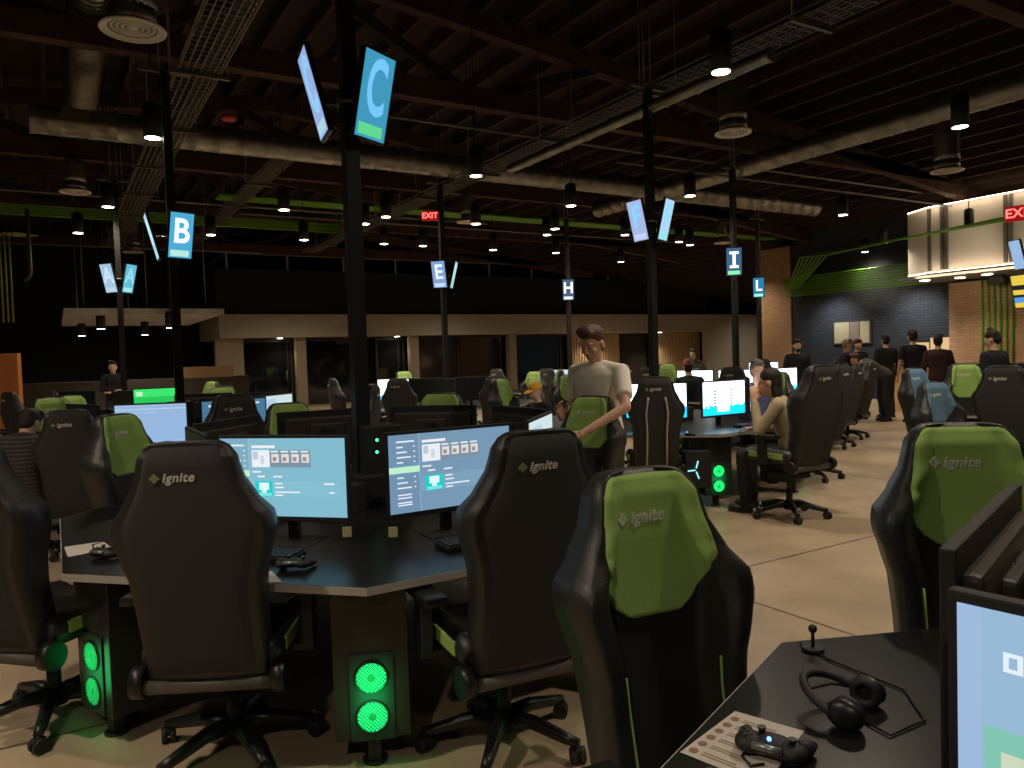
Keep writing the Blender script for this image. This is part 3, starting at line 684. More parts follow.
# ------------------------------------------------------------------ desks
def fan_mesh():
    mb = MB()
    mb.ring((0, 0, 0), .061, .004, 'Y', 28, 6, m=plastic)
    mb.tube((0, .008, 0), (0, .0, 0), .057, seg=28, m=fan_g)
    mb.tube((0, .0, 0), (0, -.0005, 0), .016, seg=16, m=fan_hub)
    for i in range(12):
        a = i*PI/12
        pass
    for i in range(-5, 6):
        h = math.sqrt(max(0, .057**2-(i*.0105)**2))
        for sg in (-1, 1):
            p = Vector((math.cos(sg*PI/4), 0, math.sin(sg*PI/4))); q = Vector((-p.z, 0, p.x)); c = q*(i*.0105)
            mb.tube(c-p*h+Vector((0, -.002, 0)), c+p*h+Vector((0, -.002, 0)), .0020, seg=3, m=fan_hub)
    return mb.mesh('case_fan')
me_fan = fan_mesh()
me_cab = MB().box((0, .22, .425), (.29, .4, .60), m=cabinet_m, bev=.004).box((0, .016, .293), (.17, .006, .34), m=plasticm).mesh('computer_cabinet')
me_leg = MB().box((0, .1, .063), (.05, .05, .126)).tube((0, .1, 0), (0, .1, .012), .05, seg=16).mesh('leg', pole_m)
def desk(cx, cy, a0, R, label, cabs=range(8), console=True):
    root = empty('gaming_desk', (cx, cy, 0), 0, label, 'desk', 'eight sided gaming desks')
    P = lambda r: [(r*math.cos(math.radians(a0+45*k)), r*math.sin(math.radians(a0+45*k))) for k in range(8)]
    MB().prism(P(R-.004), .722, .752).build('desktop', desk_top, root)
    mb = MB(); A, B = P(R), P(R-.004)
    rows = []
    for (q, z) in ((A, .720), (A, .7505), (B, .7505), (B, .720)): rows.append([(x, y, z) for x, y in q])
    rows.append(rows[0]); mb.grid(rows, closed=True, smooth=False); bmesh.ops.remove_doubles(mb.bm, verts=mb.bm.verts, dist=1e-5)
    mb.build('edge_band', desk_edge, root)
    for k in cabs:
        if R > 1.7 and k in (4, 5, 6) and a0 > 20:
            a_ = math.radians(a0+45*k); g_ = area('fan_glow', (cx+(R-.055)*math.cos(a_), cy+(R-.055)*math.sin(a_), .30), .45, .1, .22, (.03, 1, .25), rot=(math.radians(80), 0, a_+PI/2))
        a = math.radians(a0+45*k); rr = R-.09
        c = inst('computer_cabinet', me_cab, root, (rr*math.cos(a), rr*math.sin(a), 0), (0, 0, a+PI/2))
        for z in (.37, .217): inst('case_fan', me_fan, c, (0, .008, z))
        inst('leg', me_leg, c)
    if console:
        mb = MB().box((0, 0, .98), (.24, .24, .46), bev=.01).box((0, 0, .84), (.36, .36, .18), bev=.01)
        for i in range(8):
            a = math.radians(a0+22.5+45*i); mb.box((.33*math.cos(a), .33*math.sin(a), .83), (.1, .1, .16), rot=Rz(a), bev=.006)
        mb.build('power_console', plasticm, root)
    return root
def sign_mesh(ch, bg, fg, bar, es):
    w, h = .25, .47; mb = MB(); e = lambda c: emis('sgn_%d_%d_%d_%d' % (*c, es*100), c, es)
    mb.poly([(-w/2, 0, -h/2), (w/2, 0, -h/2), (w/2, 0, h/2), (-w/2, 0, h/2)], e(bg))
    mb.poly([(-w/2+.02, -.0006, -h/2+.015), (w/2-.03, -.0006, -h/2+.015), (w/2-.03, -.0006, -h/2+.08), (-w/2+.02, -.0006, -h/2+.08)], e(bar))
    return mb.mesh('screen')
def slab_I():
    return MB().box((0, 0, 0), (.05, .28, .002)).box((0, .12, 0), (.15, .045, .002)).box((0, -.12, 0), (.15, .045, .002))
def sign_pole(letter, x, y, normals, zc, colors, labels):
    p = empty('sign_pole', (x, y, 0), 0, labels[0], 'pole')
    MB().box((0, 0, 2.735), (.085, .085, 3.97)).build('post', pole_m, p)
    hb = MB()
    for q in (-.05, .05): hb.tube((q, 0, 4.7), (q, 0, roof_z(x)-.1), .008, seg=6)
    hb.box((0, 0, 4.73), (.5, .05, .03)).build('strut', steel_d, p)
    br = MB().ring((0, 0, zc), .07, .015, 'Z', 16, 6)
    for n_ in normals:
        a = math.radians(n_[0]); br.tube((0, 0, zc), (.19*math.cos(a), .19*math.sin(a), zc), .016)
    br.path([(.05, 0, zc+.1), (.09, .04, zc), (.06, .08, zc-.14), (.05, 0, zc-.3)], .008, 6)
    br.build('bracket', steel_d, p)
    for i, (deg, bg, fg, bar, es) in enumerate(normals):
        a = math.radians(deg); d = empty('letter_display', (x+.205*math.cos(a), y+.205*math.sin(a), zc+(.035 if letter == 'C' and i else 0)), 0, labels[1+i], 'display', 'letter displays on the poles')
        d.rotation_euler = (math.radians(14), 0, a+PI/2)
        MB().box((0, .016, 0), (.275, .03, .495), bev=.004).build('housing', plastic, d)
        inst('screen', sign_mesh(letter, bg, fg, bar, es), d, (0, -.0006, 0))
        if letter == 'I': me = slab_I().mesh('letter'); me.materials.clear()
        else: me = text_mesh(letter, .36, .001, fat=.008); me.transform(Matrix.Diagonal(((.64 if letter == 'C' else .9), (1.2 if letter == 'C' else 1), 1, 1)))
        me.materials.append(emis('sgn_%d_%d_%d_%d' % (*fg, es*100), fg, es))
        inst('letter', me, d, (0, -.003, .035), (PI/2, 0, 0))
TEAL = (60, 152, 188)
PODS = dict(C=(1.64, 4.34, 22.5, 1.79), B=(1.15, 8.9, 0, 1.66), F=(6.3, 6.98, 22.5, 1.75), N=(1.75, -.3, 0, 1.76), A=(1.0, 14.4, 22.5, 1.66), E=(6.12, 12.5, 22.5, 1.66),
            I=(10.3, 9.45, 22.5, 1.66), H=(10.35, 14.55, 22.5, 1.66), L=(14.9, 12.9, 22.5, 1.66), J=(10.4, 4.1, 22.5, 1.66), K=(13.5, 6.2, 22.5, 1.66))
DL = dict(C='nearest eight sided black desk around the tall pole with the C displays', B='eight sided desk around the B pole at left', F='eight sided desk around the F pole at centre right', N='black desk in the bottom right foreground with papers and a headset',
          A='far left eight sided desk around the A pole', E='eight sided desk around the E pole in the middle distance', I='eight sided desk around the I pole', H='eight sided desk around the H pole', L='farthest eight sided desk around the L pole', J='eight sided desk at the right edge behind the big black chair', K='eight sided desk farthest right, before the bar counter')
for k, (x, y, a0, R) in PODS.items():
    cabs = {'N': [1, 2], 'C': range(2, 8), 'F': range(2, 8)}.get(k, range(3, 7))
    desk(x, y, a0, R, DL[k], cabs, console=(k != 'N'))
for k, (px, py, D, nn) in dict(
    C=(0, 0, 0, [(-62, TEAL, (118, 200, 250), (95, 215, 145), 1), (172, (150, 178, 225), (140, 205, 245), (170, 215, 225), 1)]),
    B=(0, 0, 0, [(-72, (70, 165, 205), (235, 245, 250), (175, 225, 215), 1.1), (178, (165, 215, 235), (200, 230, 240), (170, 225, 225), 1)]),
    A=(0, 0, 0, [(-42, (100, 190, 215), (150, 220, 240), (170, 230, 230), 1), (-142, (165, 200, 225), (205, 230, 245), (190, 215, 235), 1)]),
    F=(0, 0, 0, [(-66, (165, 205, 235), (130, 210, 240), (130, 225, 225), 1.1), (181, (160, 178, 222), (130, 205, 245), (190, 200, 235), 1.1)]),
    E=(0, 0, 0, [(-136, (125, 155, 200), (225, 240, 250), (190, 215, 240), 1.1), (-36, (170, 220, 220), (200, 235, 235), (170, 225, 215), 1)]),
    H=(0, 0, 0, [(-124, (60, 85, 115), (255, 255, 255), (215, 230, 240), 1.3)]),
    I=(0, 0, 0, [(-137, (50, 85, 115), (255, 255, 255), (125, 215, 150), 1.4)]),
    L=(0, 0, 0, [(-139, (35, 110, 150), (255, 255, 255), (150, 220, 190), 1.4)])).items():
    x, y, a0, R = PODS[k]; x -= {'C': .09, 'F': .1}.get(k, 0)
    zc = {'C': 3.10, 'B': 2.97, 'A': 3.08, 'F': 3.14, 'E': 3.08, 'H': 3.06, 'I': 3.09, 'L': 3.05}[k]
    lab = ['tall black pole rising from the desk with the %s display' % k] + ([('right', 'left')[i]+' one of the two slanted displays showing the letter %s' % k for i in range(2)] if len(nn) > 1 else ['hanging display showing the letter %s' % k])
    sign_pole(k, x, y, nn, zc, None, lab)
# displays on the pole just outside the right edge
x, y = PODS['K'][:2]
kp_ = empty('sign_pole', (x, y, 0), 0, 'black pole at the right edge carrying the slanted blue display', 'pole')
MB().box((0, 0, 2.735), (.085, .085, 3.97)).build('post', pole_m, kp_)
MB().ring((0, 0, 2.93), .07, .015, 'Z', 16, 6).tube((0, 0, 2.93), (-.15, .13, 2.93), .016).tube((0, 0, 2.35), (-.12, .05, 2.35), .016).build('bracket', steel_d, kp_)
for i, (deg, z, s, c, lab) in enumerate(((150, 2.95, .98, (150, 185, 225), 'narrow slanted blue display in front of the white box at the right edge'), (172, 2.36, 1.1, (235, 205, 70), 'slanted display with yellow and blue stripes at the right edge'))):
    a = math.radians(deg); d = empty('letter_display', (x+(.22-.02*i)*math.cos(a), y+.2*math.sin(a), z), 0, lab, 'display'); d.rotation_euler = (math.radians(14), 0, a+PI/2)
    MB().box((0, .02, 0), (.28*s, .03, .50*s), bev=.004).build('housing', plastic, d)
    inst('screen', screen_mesh(c, [] if i == 0 else [(0, .3, 1, .45, (20, 25, 35)), (0, .6, 1, .68, (20, 25, 35)), (0, .68, 1, .85, (90, 150, 225))], 1, .255*s, .475*s), d, (0, -.0006, 0))
#@@OBJECTS
# ------------------------------------------------------------------ people
V3 = Vector
def round_cone(mb, a, b, ra, rb, seg=12):
    a, b = V3(a), V3(b); mb.sph(a, ra, seg=seg, rings=8); mb.sph(b, rb, seg=seg, rings=8)
    if (b-a).length > 1e-4: mb.tube(a, b, ra, rb, seg)
def torso_loft(mb, pel, chest, neck, sx, grow=0, low=-.1):
    """elliptical rings from the pelvis up to the neck; sx = shoulder axis"""
    pel, chest, neck, sx = V3(pel), V3(chest), V3(neck), V3(sx).normalized(); rows = []
    prof = [(low, .135, .10), (0, .165, .118), (.12, .158, .112), (.3, .145, .10), (.5, .155, .108), (.7, .175, .118), (.84, .178, .112), (.93, .13, .085), (.985, .075, .065), (1.02, .055, .055)]
    L = (chest-pel).length+(neck-chest).length
    for t, hx, hy in prof:
        k = t*L; l1 = (chest-pel).length
        if k <= l1: p = pel+(chest-pel)*(k/l1); u = (chest-pel).normalized()
        else: p = chest+(neck-chest)*((k-l1)/max(1e-4, (neck-chest).length)); u = (neck-chest).normalized()
        u = u if k > 0 else (chest-pel).normalized()
        x = (sx-u*sx.dot(u)).normalized(); y = u.cross(x)
        g = grow if t < .97 else grow*.4
        rows.append([p+x*(hx+g)*math.cos(a)+y*(hy+g)*math.sin(a) for a in [2*PI*i/20 for i in range(20)]])
    V = mb.grid(rows, closed=True); mb.bm.faces.new(V[0]); mb.bm.faces.new(V[-1])
def hand(mb, wr, dirv, palm_n, curl, side, k=1.0):
    """wr wrist, dirv direction of the fingers, palm_n palm normal; side=+1 thumb on cross side"""
    d = V3(dirv).normalized(); n = V3(palm_n); n = (n-d*n.dot(d)).normalized(); s = d.cross(n)*side
    wr = V3(wr)
    for q in (-.028, -.01, .01, .028): round_cone(mb, wr+s*q*.6*k, wr+d*.085*k+s*q*k, .016*k, .0135*k, 8)
    for q, L in ((.031, .070), (.0105, .080), (-.0105, .075), (-.031, .058)):
        p = wr+d*.09*k+s*q*k; dd = d; 
        for i, f in enumerate((.45, .32, .23)):
            dd = (dd*math.cos(curl)+n*math.sin(curl)).normalized(); p2 = p+dd*L*f*k; r0 = (.0092, .0086, .0078)[i]*k
            round_cone(mb, p, p2, r0, r0*.93, 8); p = p2
    p = wr+d*.025*k+s*.030*k; d1 = (d*.6+s*.75+n*.25).normalized(); p2 = p+d1*.042*k; d2 = (d*.9+s*.25+n*.4).normalized()
    round_cone(mb, p, p2, .0135*k, .0105*k, 8); round_cone(mb, p2, p2+d2*.045*k, .0105*k, .009*k, 8)
def finish(mb, name, m, parent, vox, sm=4):
    o = mb.build(name, m, parent)
    r = o.modifiers.new('r', 'REMESH'); r.mode = 'VOXEL'; r.voxel_size = vox; r.use_smooth_shade = True
    s = o.modifiers.new('s', 'SMOOTH'); s.factor = .5; s.iterations = sm
    bpy.context.view_layer.update(); return bake(o)
STAND = dict(pel=(0, 0, .96), chest=(0, 0, 1.26), neck=(0, .0, 1.50), head=(0, .03, 1.655), look=(0, 1, 0),
    shR=(.185, 0, 1.43), elR=(.25, -.02, 1.14), wrR=(.26, .08, .89), shL=(-.185, 0, 1.43), elL=(-.25, -.02, 1.14), wrL=(-.26, .08, .89),
    hpR=(.095, 0, .93), knR=(.11, .03, .50), anR=(.12, -.02, .08), hpL=(-.095, 0, .93), knL=(-.11, .03, .50), anL=(-.12, -.02, .08),
    hdR=(0, .1, -1), hdL=(0, .1, -1), pnR=(-1, 0, 0), pnL=(1, 0, 0))
SIT = dict(STAND, pel=(0, -.05, .58), chest=(0, -.06, .88), neck=(0, -.02, 1.12), head=(0, .03, 1.27),
    shR=(.18, -.03, 1.05), elR=(.25, .02, .79), wrR=(.18, .27, .79), shL=(-.18, -.03, 1.05), elL=(-.25, .02, .79), wrL=(-.18, .27, .79),
    hpR=(.1, -.02, .57), knR=(.14, .40, .56), anR=(.13, .38, .09), hpL=(-.1, -.02, .57), knL=(-.14, .40, .56), anL=(-.13, .38, .09), hdR=(0, 1, -.1), hdL=(0, 1, -.1), pnR=(0, 0, -1), pnL=(0, 0, -1))
def person(name, loc, face_deg, label, pose, shirt, trousers, hair, sleeve='long', hairstyle='short', height=1.8, vox=.016, skin_m=None, cap=None, beard=None, fine=False, shoes=None, extra=None, hk=1.0):
    P = dict(pose); k = height/1.8; sk = skin_m or skin
    root = empty(name, loc, math.radians(face_deg-90), label, 'person'); root.scale = (k, k, k)
    g = {q: V3(v) for q, v in P.items() if not q.startswith('cu')}
    sx = g['shR']-g['shL']; look = g['look'].normalized()
    H = g['head']; up0 = V3((0, 0, 1)); rt = look.cross(up0).normalized(); up = rt.cross(look).normalized()
    Rh = Matrix((rt, look, up)).transposed()
    def hp(x, y, z): return H+Rh @ V3((x, y, z))*hk
    mb = MB(); torso_loft(mb, g['pel'], g['chest'], g['neck'], sx, -.008)
    round_cone(mb, g['neck']-V3((0, 0, .02)), hp(0, -.015, -.05), .056, .052)
    # head
    mb.sph(hp(0, -.012, .035), V3((.076, .094, .088))*hk, seg=20, rings=14, rot=Rh); mb.sph(hp(0, .018, -.03), V3((.062, .070, .082))*hk, seg=18, rings=12, rot=Rh)
    mb.sph(hp(0, .052, -.088), V3((.032, .028, .025))*hk, rot=Rh)                                      # chin
    round_cone(mb, hp(0, .088, .012), hp(0, .108, -.028), .010*hk, .014*hk, 8)                           # nose
    for s in (-1, 1):
        mb.sph(hp(.010*s, .098, -.033), .008*hk, seg=8, rings=6)
        mb.sph(hp(.078*s, -.012, -.008), V3((.012, .022, .034))*hk, rot=Rh)                             # ears
        mb.sph(hp(.034*s, .074, .028), V3((.024, .014, .010))*hk, rot=Rh)                               # brow
        mb.sph(hp(.040*s, .060, -.022), V3((.022, .022, .022))*hk, rot=Rh)                              # cheek
    mb.sph(hp(0, .083, -.060), V3((.026, .012, .008))*hk, rot=Rh)
    for S in ('R', 'L'):
        s = 1 if S == 'R' else -1
        round_cone(mb, g['sh'+S], g['el'+S], .050, .040); round_cone(mb, g['el'+S], g['wr'+S], .040, .026)
        round_cone(mb, g['hp'+S], g['kn'+S], .082, .056); round_cone(mb, g['kn'+S], g['an'+S], .054, .038)
        if fine or vox < .02: hand(mb, g['wr'+S], g['hd'+S], g['pn'+S], P.get('cu'+S, .35), s, 1.05)
        else: round_cone(mb, g['wr'+S], g['wr'+S]+g['hd'+S].normalized()*.1, .03, .03)
    body = finish(mb, 'body', sk, root, vox if not fine else .0065, 5 if not fine else 6)
    # shirt
    mb = MB(); torso_loft(mb, g['pel'], g['chest'], g['neck'], sx, .014 if pose is not SIT else .016, -.16)
    for S in ('R', 'L'):
        sh, el, wr = g['sh'+S], g['el'+S], g['wr'+S]
        if sleeve == 'long': round_cone(mb, sh, el, .066, .054); mb.tube(el, el+(wr-el)*.96, .054, .038, 12); mb.sph(el, .054)
        else: mb.sph(sh, .067); mb.tube(sh, sh+(el-sh)*.72, .067, .064, 12)
        round_cone(mb, g['neck']+(sh-g['neck'])*.3-V3((0, 0, .01)), sh, .050, .062)
    so = finish(mb, 'shirt', shirt, root, max(.010, vox*.8), 3)
    mb = MB()
    for S in ('R', 'L'):
        round_cone(mb, g['hp'+S], g['kn'+S], .098, .070); round_cone(mb, g['kn'+S], g['an'+S]+(g['kn'+S]-g['an'+S])*.06, .070, .058)
    mid = (g['hpR']+g['hpL'])/2; mb.sph(g['pel'], (.16, .115, .1)); mb.sph(mid, (.15, .11, .09))
    finish(mb, 'trousers', trousers, root, max(.012, vox*.9), 3)
    mb = MB()
    for S in ('R', 'L'):
        a = g['an'+S]; mb.sph(a+V3((0, -.01, -.035)), (.043, .06, .045)); mb.sph(a+V3((0, .09, -.045)), (.048, .09, .034)); mb.box(a+V3((0, .055, -.068)), (.08, .23, .02), bev=.008)
    mb.build('shoes', shoes or plasticm, root)
    # eyes
    ey = MB()
    for s in (-1, 1): ey.sph(hp(.032*s, .076, .008), .0105*hk, seg=10, rings=8, m=mat('eye_white', (.5, .48, .45), .3)); ey.sph(hp(.032*s, .0845, .008), .0055*hk, seg=8, rings=6, m=mat('iris_dark', (.02, .015, .012), .2))
    ey.build('eyes', None, root)
    hm = hair
    if hairstyle != 'bald':
        mb = MB()
        mb.sph(hp(0, -.024, .052), V3((.084, .096, .086))*hk, seg=20, rings=14, rot=Rh); mb.sph(hp(0, -.052, .0), V3((.078, .062, .085))*hk, rot=Rh)
        if hairstyle in ('quiff', 'short'): mb.sph(hp(0, .045, .100), V3((.066, .050, .034))*hk, rot=Rh); mb.sph(hp(.02, .015, .120), V3((.066, .070, .030))*hk, rot=Rh)
        if hairstyle == 'long': mb.sph(hp(0, -.05, -.09), V3((.085, .05, .12))*hk, rot=Rh)
        if hairstyle == 'bun': mb.sph(hp(0, -.03, .145), V3((.04, .04, .035))*hk)
        ho = finish(mb, 'hair', hm, root, .008 if fine else .013, 2)
    if beard:
        mb = MB(); mb.sph(hp(0, .045, -.078), V3((.052, .048, .042))*hk, rot=Rh); mb.sph(hp(0, .02, -.06), V3((.064, .05, .04))*hk, rot=Rh); finish(mb, 'beard', beard, root, .012, 2)
    if cap:
        mb = MB(); rows = []
        for i in range(8):
            a = i/7*PI/2; rows.append([hp(.090*math.cos(a)*math.cos(b), -.012+.108*math.cos(a)*math.sin(b), .045+.095*math.sin(a)) for b in [2*PI*j/20 for j in range(20)]])
        mb.grid(rows, closed=True); mb.sph(hp(0, .12, .05), V3((.07, .07, .010))*hk, rot=Rh @ Rx(-.15))
        mb.build('cap', cap, root)
    return root
cloth_black = mat('black_cloth', (.010, .010, .012), .9, bump=.2, bs=60)
cloth_navy = mat('dark_navy_cloth', (.014, .017, .026), .9)
cloth_maroon = mat('dark_maroon_cloth', (.04, .014, .016), .9)
cloth_grey = mat('grey_cloth', (.10, .10, .10), .9)
denim = mat('dark_trousers', (.022, .022, .026), .85)
brown_t = mat('dark_brown_trousers', (.055, .042, .033), .85)
tee = mat('cream_tee', lin((244, 236, 222)), .85, bump=.35, bs=14)
khaki = mat('khaki_cloth', lin((176, 158, 124)), .85, bump=.4, bs=12)
hair_br = mat('brown_hair', lin((84, 48, 32)), .6, bump=.6, bs=90)
hair_dk = mat('dark_hair', lin((34, 24, 20)), .6, bump=.6, bs=90)
hair_gr = mat('grey_hair', lin((130, 118, 108)), .7)
striped = mat('striped_cloth', (.03, .026, .03), .9)
nt = striped.node_tree; wv = nt.nodes.new('ShaderNodeTexWave'); wv.bands_direction = 'Z'; wv.inputs['Scale'].default_value = 9; tcn = nt.nodes.new('ShaderNodeTexCoord')
rmp = nt.nodes.new('ShaderNodeValToRGB'); rmp.color_ramp.elements[0].color = (.02, .018, .022, 1); rmp.color_ramp.elements[1].color = (.085, .07, .07, 1)
nt.links.new(tcn.outputs['Object'], wv.inputs['Vector']); nt.links.new(wv.outputs['Fac'], rmp.inputs['Fac']); nt.links.new(rmp.outputs['Color'], nt.nodes['Principled BSDF'].inputs['Base Color'])
plaid = mat('plaid_cloth', lin((110, 100, 130)), .9, var=.4, vscale=25)
# the standing man: right arm bent up with a phone, left arm down across the chair top
mp = at_d(600, 350, 6.0)
man_pose = dict(STAND, chest=(0, .03, 1.27), neck=(0, .06, 1.50), head=(0, .125, 1.635), look=(.1, 1, -.42),
    shR=(.20, .05, 1.42), elR=(.27, .14, 1.12), wrR=(.05, .37, .99), hdR=(-.8, .45, -.1), pnR=(-.3, -.3, -1), cuR=.5,
    shL=(-.20, .05, 1.42), elL=(-.28, .10, 1.13), wrL=(-.16, .36, 1.11), hdL=(.35, .6, .55), pnL=(1, -.2, .0), cuL=.55)
man_pose.update(shR=(.19, .05, 1.42), elR=(.25, -.0, 1.14), wrR=(.20, .26, 1.08), hdR=(.05, .5, .75), pnR=(-.9, .3, -.1), cuR=.45,
    shL=(-.20, .05, 1.42), elL=(-.34, .28, 1.17), wrL=(-.13, .57, 1.0), hdL=(.7, .4, -.3), pnL=(.2, -.5, -.8), cuL=.4)
man = person('standing_person', (mp.x, mp.y, 0), 205, 'person in a cream t-shirt standing with head bowed behind a green chair', man_pose, tee, brown_t, hair_br, 'short', 'quiff', 1.83, fine=True, hk=1.08)
me = text_mesh('IIII', .06, .001); me.materials.append(mat('print_dark', (.05, .06, .05), .8)); inst('shirt_print', me, man, (.06, .155, 1.2), (PI/2, PI/2, PI))
# seated and standing figures further off
p = at_d(787, 350, 7.25); kp = dict(SIT, look=(.0, 1, -.2), wrL=(-.06, .30, 1.08), elL=(-.24, .22, .80), hdL=(.2, .1, 1), wrR=(.15, .36, .80), chest=(0, .02, .88), neck=(0, .09, 1.11), head=(0, .17, 1.25), shL=(-.18, .06, 1.04), shR=(.18, .06, 1.04))
person('seated_person', (p.x, p.y, 0), 118, 'person in a khaki hoodie seated in front of the bright game screen', kp, khaki, denim, hair_dk, 'long', 'long', 1.8, .014, hk=1.1)
p = at_d(757, 350, 9.4); person('seated_person', (p.x, p.y, 0), 225, 'person in a plaid shirt seated facing the camera beyond the khaki hoodie', dict(SIT, wrR=(.02, .22, 1.1), hdR=(0, .1, 1), look=(-.3, 1, 0)), plaid, denim, hair_gr, 'long', 'short', 1.85, .018)
p = at_d(536, 350, 9.3); person('seated_person', (p.x, p.y, 0), 185, 'person in a yellow cap seated behind the monitors at centre', dict(SIT, look=(-.1, 1, -.35)), cloth_black, denim, hair_gr, 'long', 'long', 1.62, .018, cap=mat('yellow_cap_cloth', lin((226, 164, 40)), .8))
p = at_d(688, 350, 12.6); person('seated_person', (p.x, p.y, 0), 60, 'person in a red cap seated behind a white screen right of the F pole', SIT, cloth_black, denim, hair_dk, 'long', 'short', 1.85, .02, cap=mat('red_cap_cloth', lin((205, 60, 58)), .8))
p = at_d(18, 350, 6.3); person('seated_person', (p.x, p.y, 0), 60, 'person in a striped dark hooded top seated at the far left', dict(SIT, head=(0, .10, 1.20), look=(0, 1, -.8), neck=(0, .04, 1.11)), striped, denim, hair_dk, 'long', 'short', 1.72, .016)
crossed = dict(STAND, elR=(.25, .05, 1.15), wrR=(-.06, .2, 1.12), hdR=(-1, .1, .1), elL=(-.25, .05, 1.15), wrL=(.06, .22, 1.08), hdL=(1, 0, .1))
p = at_d(112, 350, 17); person('standing_person', (p.x, p.y, 0), -100, 'person in black standing by the grey half wall at far left', crossed, cloth_black, denim, hair_dk, 'long', 'short', 1.74, .022, hk=1.15)
p = at_d(797, 350, 15); person('standing_person', (p.x, p.y, 0), -128, 'bearded person in a dark jacket facing the camera by the tan pier', dict(STAND), cloth_navy, denim, hair_dk, 'long', 'short', 1.74, .022, beard=hair_dk)
lean = dict(STAND, pel=(0, -.25, .98), chest=(0, -.0, 1.14), neck=(0, .24, 1.24), head=(0, .36, 1.30), look=(0, 1, -.3), shR=(.17, .17, 1.18), shL=(-.17, .17, 1.18), elR=(.2, .3, .95), wrR=(.15, .5, 1.0), elL=(-.2, .3, .95), wrL=(-.15, .5, 1.0), hpR=(.095, -.25, .93), hpL=(-.095, -.25, .93), knR=(.1, -.2, .5), anR=(.1, -.28, .08), knL=(-.1, -.2, .5), anL=(-.1, -.28, .08), hdR=(0, 1, 0), hdL=(0, 1, 0))
p = at_d(872, 350, 15.6); person('leaning_person', (p.x, p.y, 0), 148, 'person in grey bending forward over the chairs before the black brick wall', lean, cloth_grey, denim, hair_br, 'long', 'short', 1.78, .022)
p = at_d(846, 350, 15.8); person('standing_person', (p.x, p.y, 0), -60, 'bald-looking person in black beside the one bending forward', dict(STAND, look=(-.3, 1, -.2)), cloth_black, denim, hair_gr, 'long', 'short', 1.72, .022)
p = at_d(857, 350, 16.2); person('standing_person', (p.x, p.y, 0), -110, 'reddish-haired person half hidden behind the bending person', dict(STAND, look=(-.2, 1, -.2)), cloth_black, denim, hair_br, 'long', 'short', 1.72, .022)
p = at_d(886, 350, 16.4); person('standing_person', (p.x, p.y, 0), 60, 'person all in black standing back turned left of the taller one in a tee', STAND, cloth_black, denim, hair_dk, 'long', 'short', 1.80, .022)
p = at_d(913, 350, 15.2); person('standing_person', (p.x, p.y, 0), 52, 'tall person in a black tee with bare forearms standing back turned', STAND, cloth_black, denim, hair_dk, 'short', 'short', 1.86, .022, hk=1.05)
p = at_d(938, 350, 14.2); person('standing_person', (p.x, p.y, 0), 20, 'person in a dark maroon top left of the right brick pier', dict(STAND, wrR=(.2, .35, 1.1), elR=(.25, .1, 1.12), hdR=(0, 1, 0)), cloth_maroon, denim, hair_dk, 'long', 'short', 1.74, .022)
p = at_d(994, 350, 10.5); person('standing_person', (p.x, p.y, 0), 80, 'broad person in black with back turned before the right brick pier', dict(STAND, look=(-.4, 1, -.4)), cloth_navy, denim, hair_dk, 'long', 'bun', 1.74, .02, hk=1.05)
p = at_d(693, 350, 18); person('standing_person', (p.x, p.y, 0), 200, 'small distant person in black near the bright slatted panel', STAND, cloth_black, denim, hair_dk, 'long', 'short', 1.62, .025)
# ------------------------------------------------------------------ chairs
chair_at_back(181, 2.70, 62, 'black backed chair seen from behind at the near left of the C desk')
chair_at_back(536, 2.72, 84, 'black backed chair seen from behind in the middle, covering the second screen')
chair_at_back(-48, 3.05, 44, 'chair seen side on, cut by the left edge of the photo', .0)
chair_at_back(110, 4.9, -48, 'green faced chair at the left of the C desk, turned to the camera', -.03)
chair_at_back(285, 6.2, -90, 'chair showing only a green top behind the monitors left of the C pole', -.06)
chair_at_back(440, 6.2, -128, 'chair showing only a green top behind the monitor backs right of the C pole', -.02)
chair_at_back(592, 5.80, 203, 'green faced chair in front of the standing person', -.06)
chair_at_back(633, 2.13, -96, 'large green faced chair at the bottom centre beside the foreground desk', -.06)
chair_at_back(958, 2.5, -134, 'green faced chair at the right behind the foreground desk')
chair_at_back(64, 6.2, 72, 'brownish black chair back at the far left, logo facing the camera', -.06)
chair_at_back(232, 6.3, 100, 'black chair back at the B desk beside the small angled screen', .02)
chair_at_back(47, 7.9, -75, 'small green faced chair behind the brownish one at far left', -.02)
cs_ = chair_at_back(655, 7.35, 54, 'black chair back with pale side stripes left of the F desk', .02)
bk = [c for c in kids(cs_) if c.name.startswith('backrest')][0]
for sg in (-1, 1):
    MB().path([bpos(s, sg*(.34+.1*(1-s)), -.068) for s in (.02, .2, .4, .6, .74, .78)], .010, 6).build('back_stripe', mat('pale_stripe', lin((190, 190, 180)), .5), bk)
chair_at_back(822, 6.75, 88, 'big dark chair holding the person in the khaki hoodie', .10)
chair_at_back(842, 8.8, 100, 'dark chair right of the khaki hoodie, base in the open floor', .05)
ca_ = chair_at_back(912, 9.2, -92, 'blue faced chair half side on, left one of two behind the right green chair', -.04)
cb_ = chair_at_back(931, 7.4, -98, 'blue faced chair half side on, nearer one of two behind the right green chair', -.12)
me_blue = me_green.copy(); me_blue.materials.clear(); me_blue.materials.append(mat('slate_blue_face', lin((112, 150, 178)), .8, spec=.2, bump=.2, bs=400))  # the same shield coloured slate blue for two chairs
for c_ in (ca_, cb_):
    g_ = [q for k_ in kids(c_) for q in kids(k_) if q.name.startswith('green_face')][0]; g_.data = me_blue; g_.name = 'blue_face'; g_['label'] = 'blue shield on the front of the backrest'
chair_at_back(963, 8.9, -128, 'dim green faced chair before the person in maroon', -.0)
chair_at_back(1003, 7.1, 8, 'black chair back with logo at the right edge', .03)
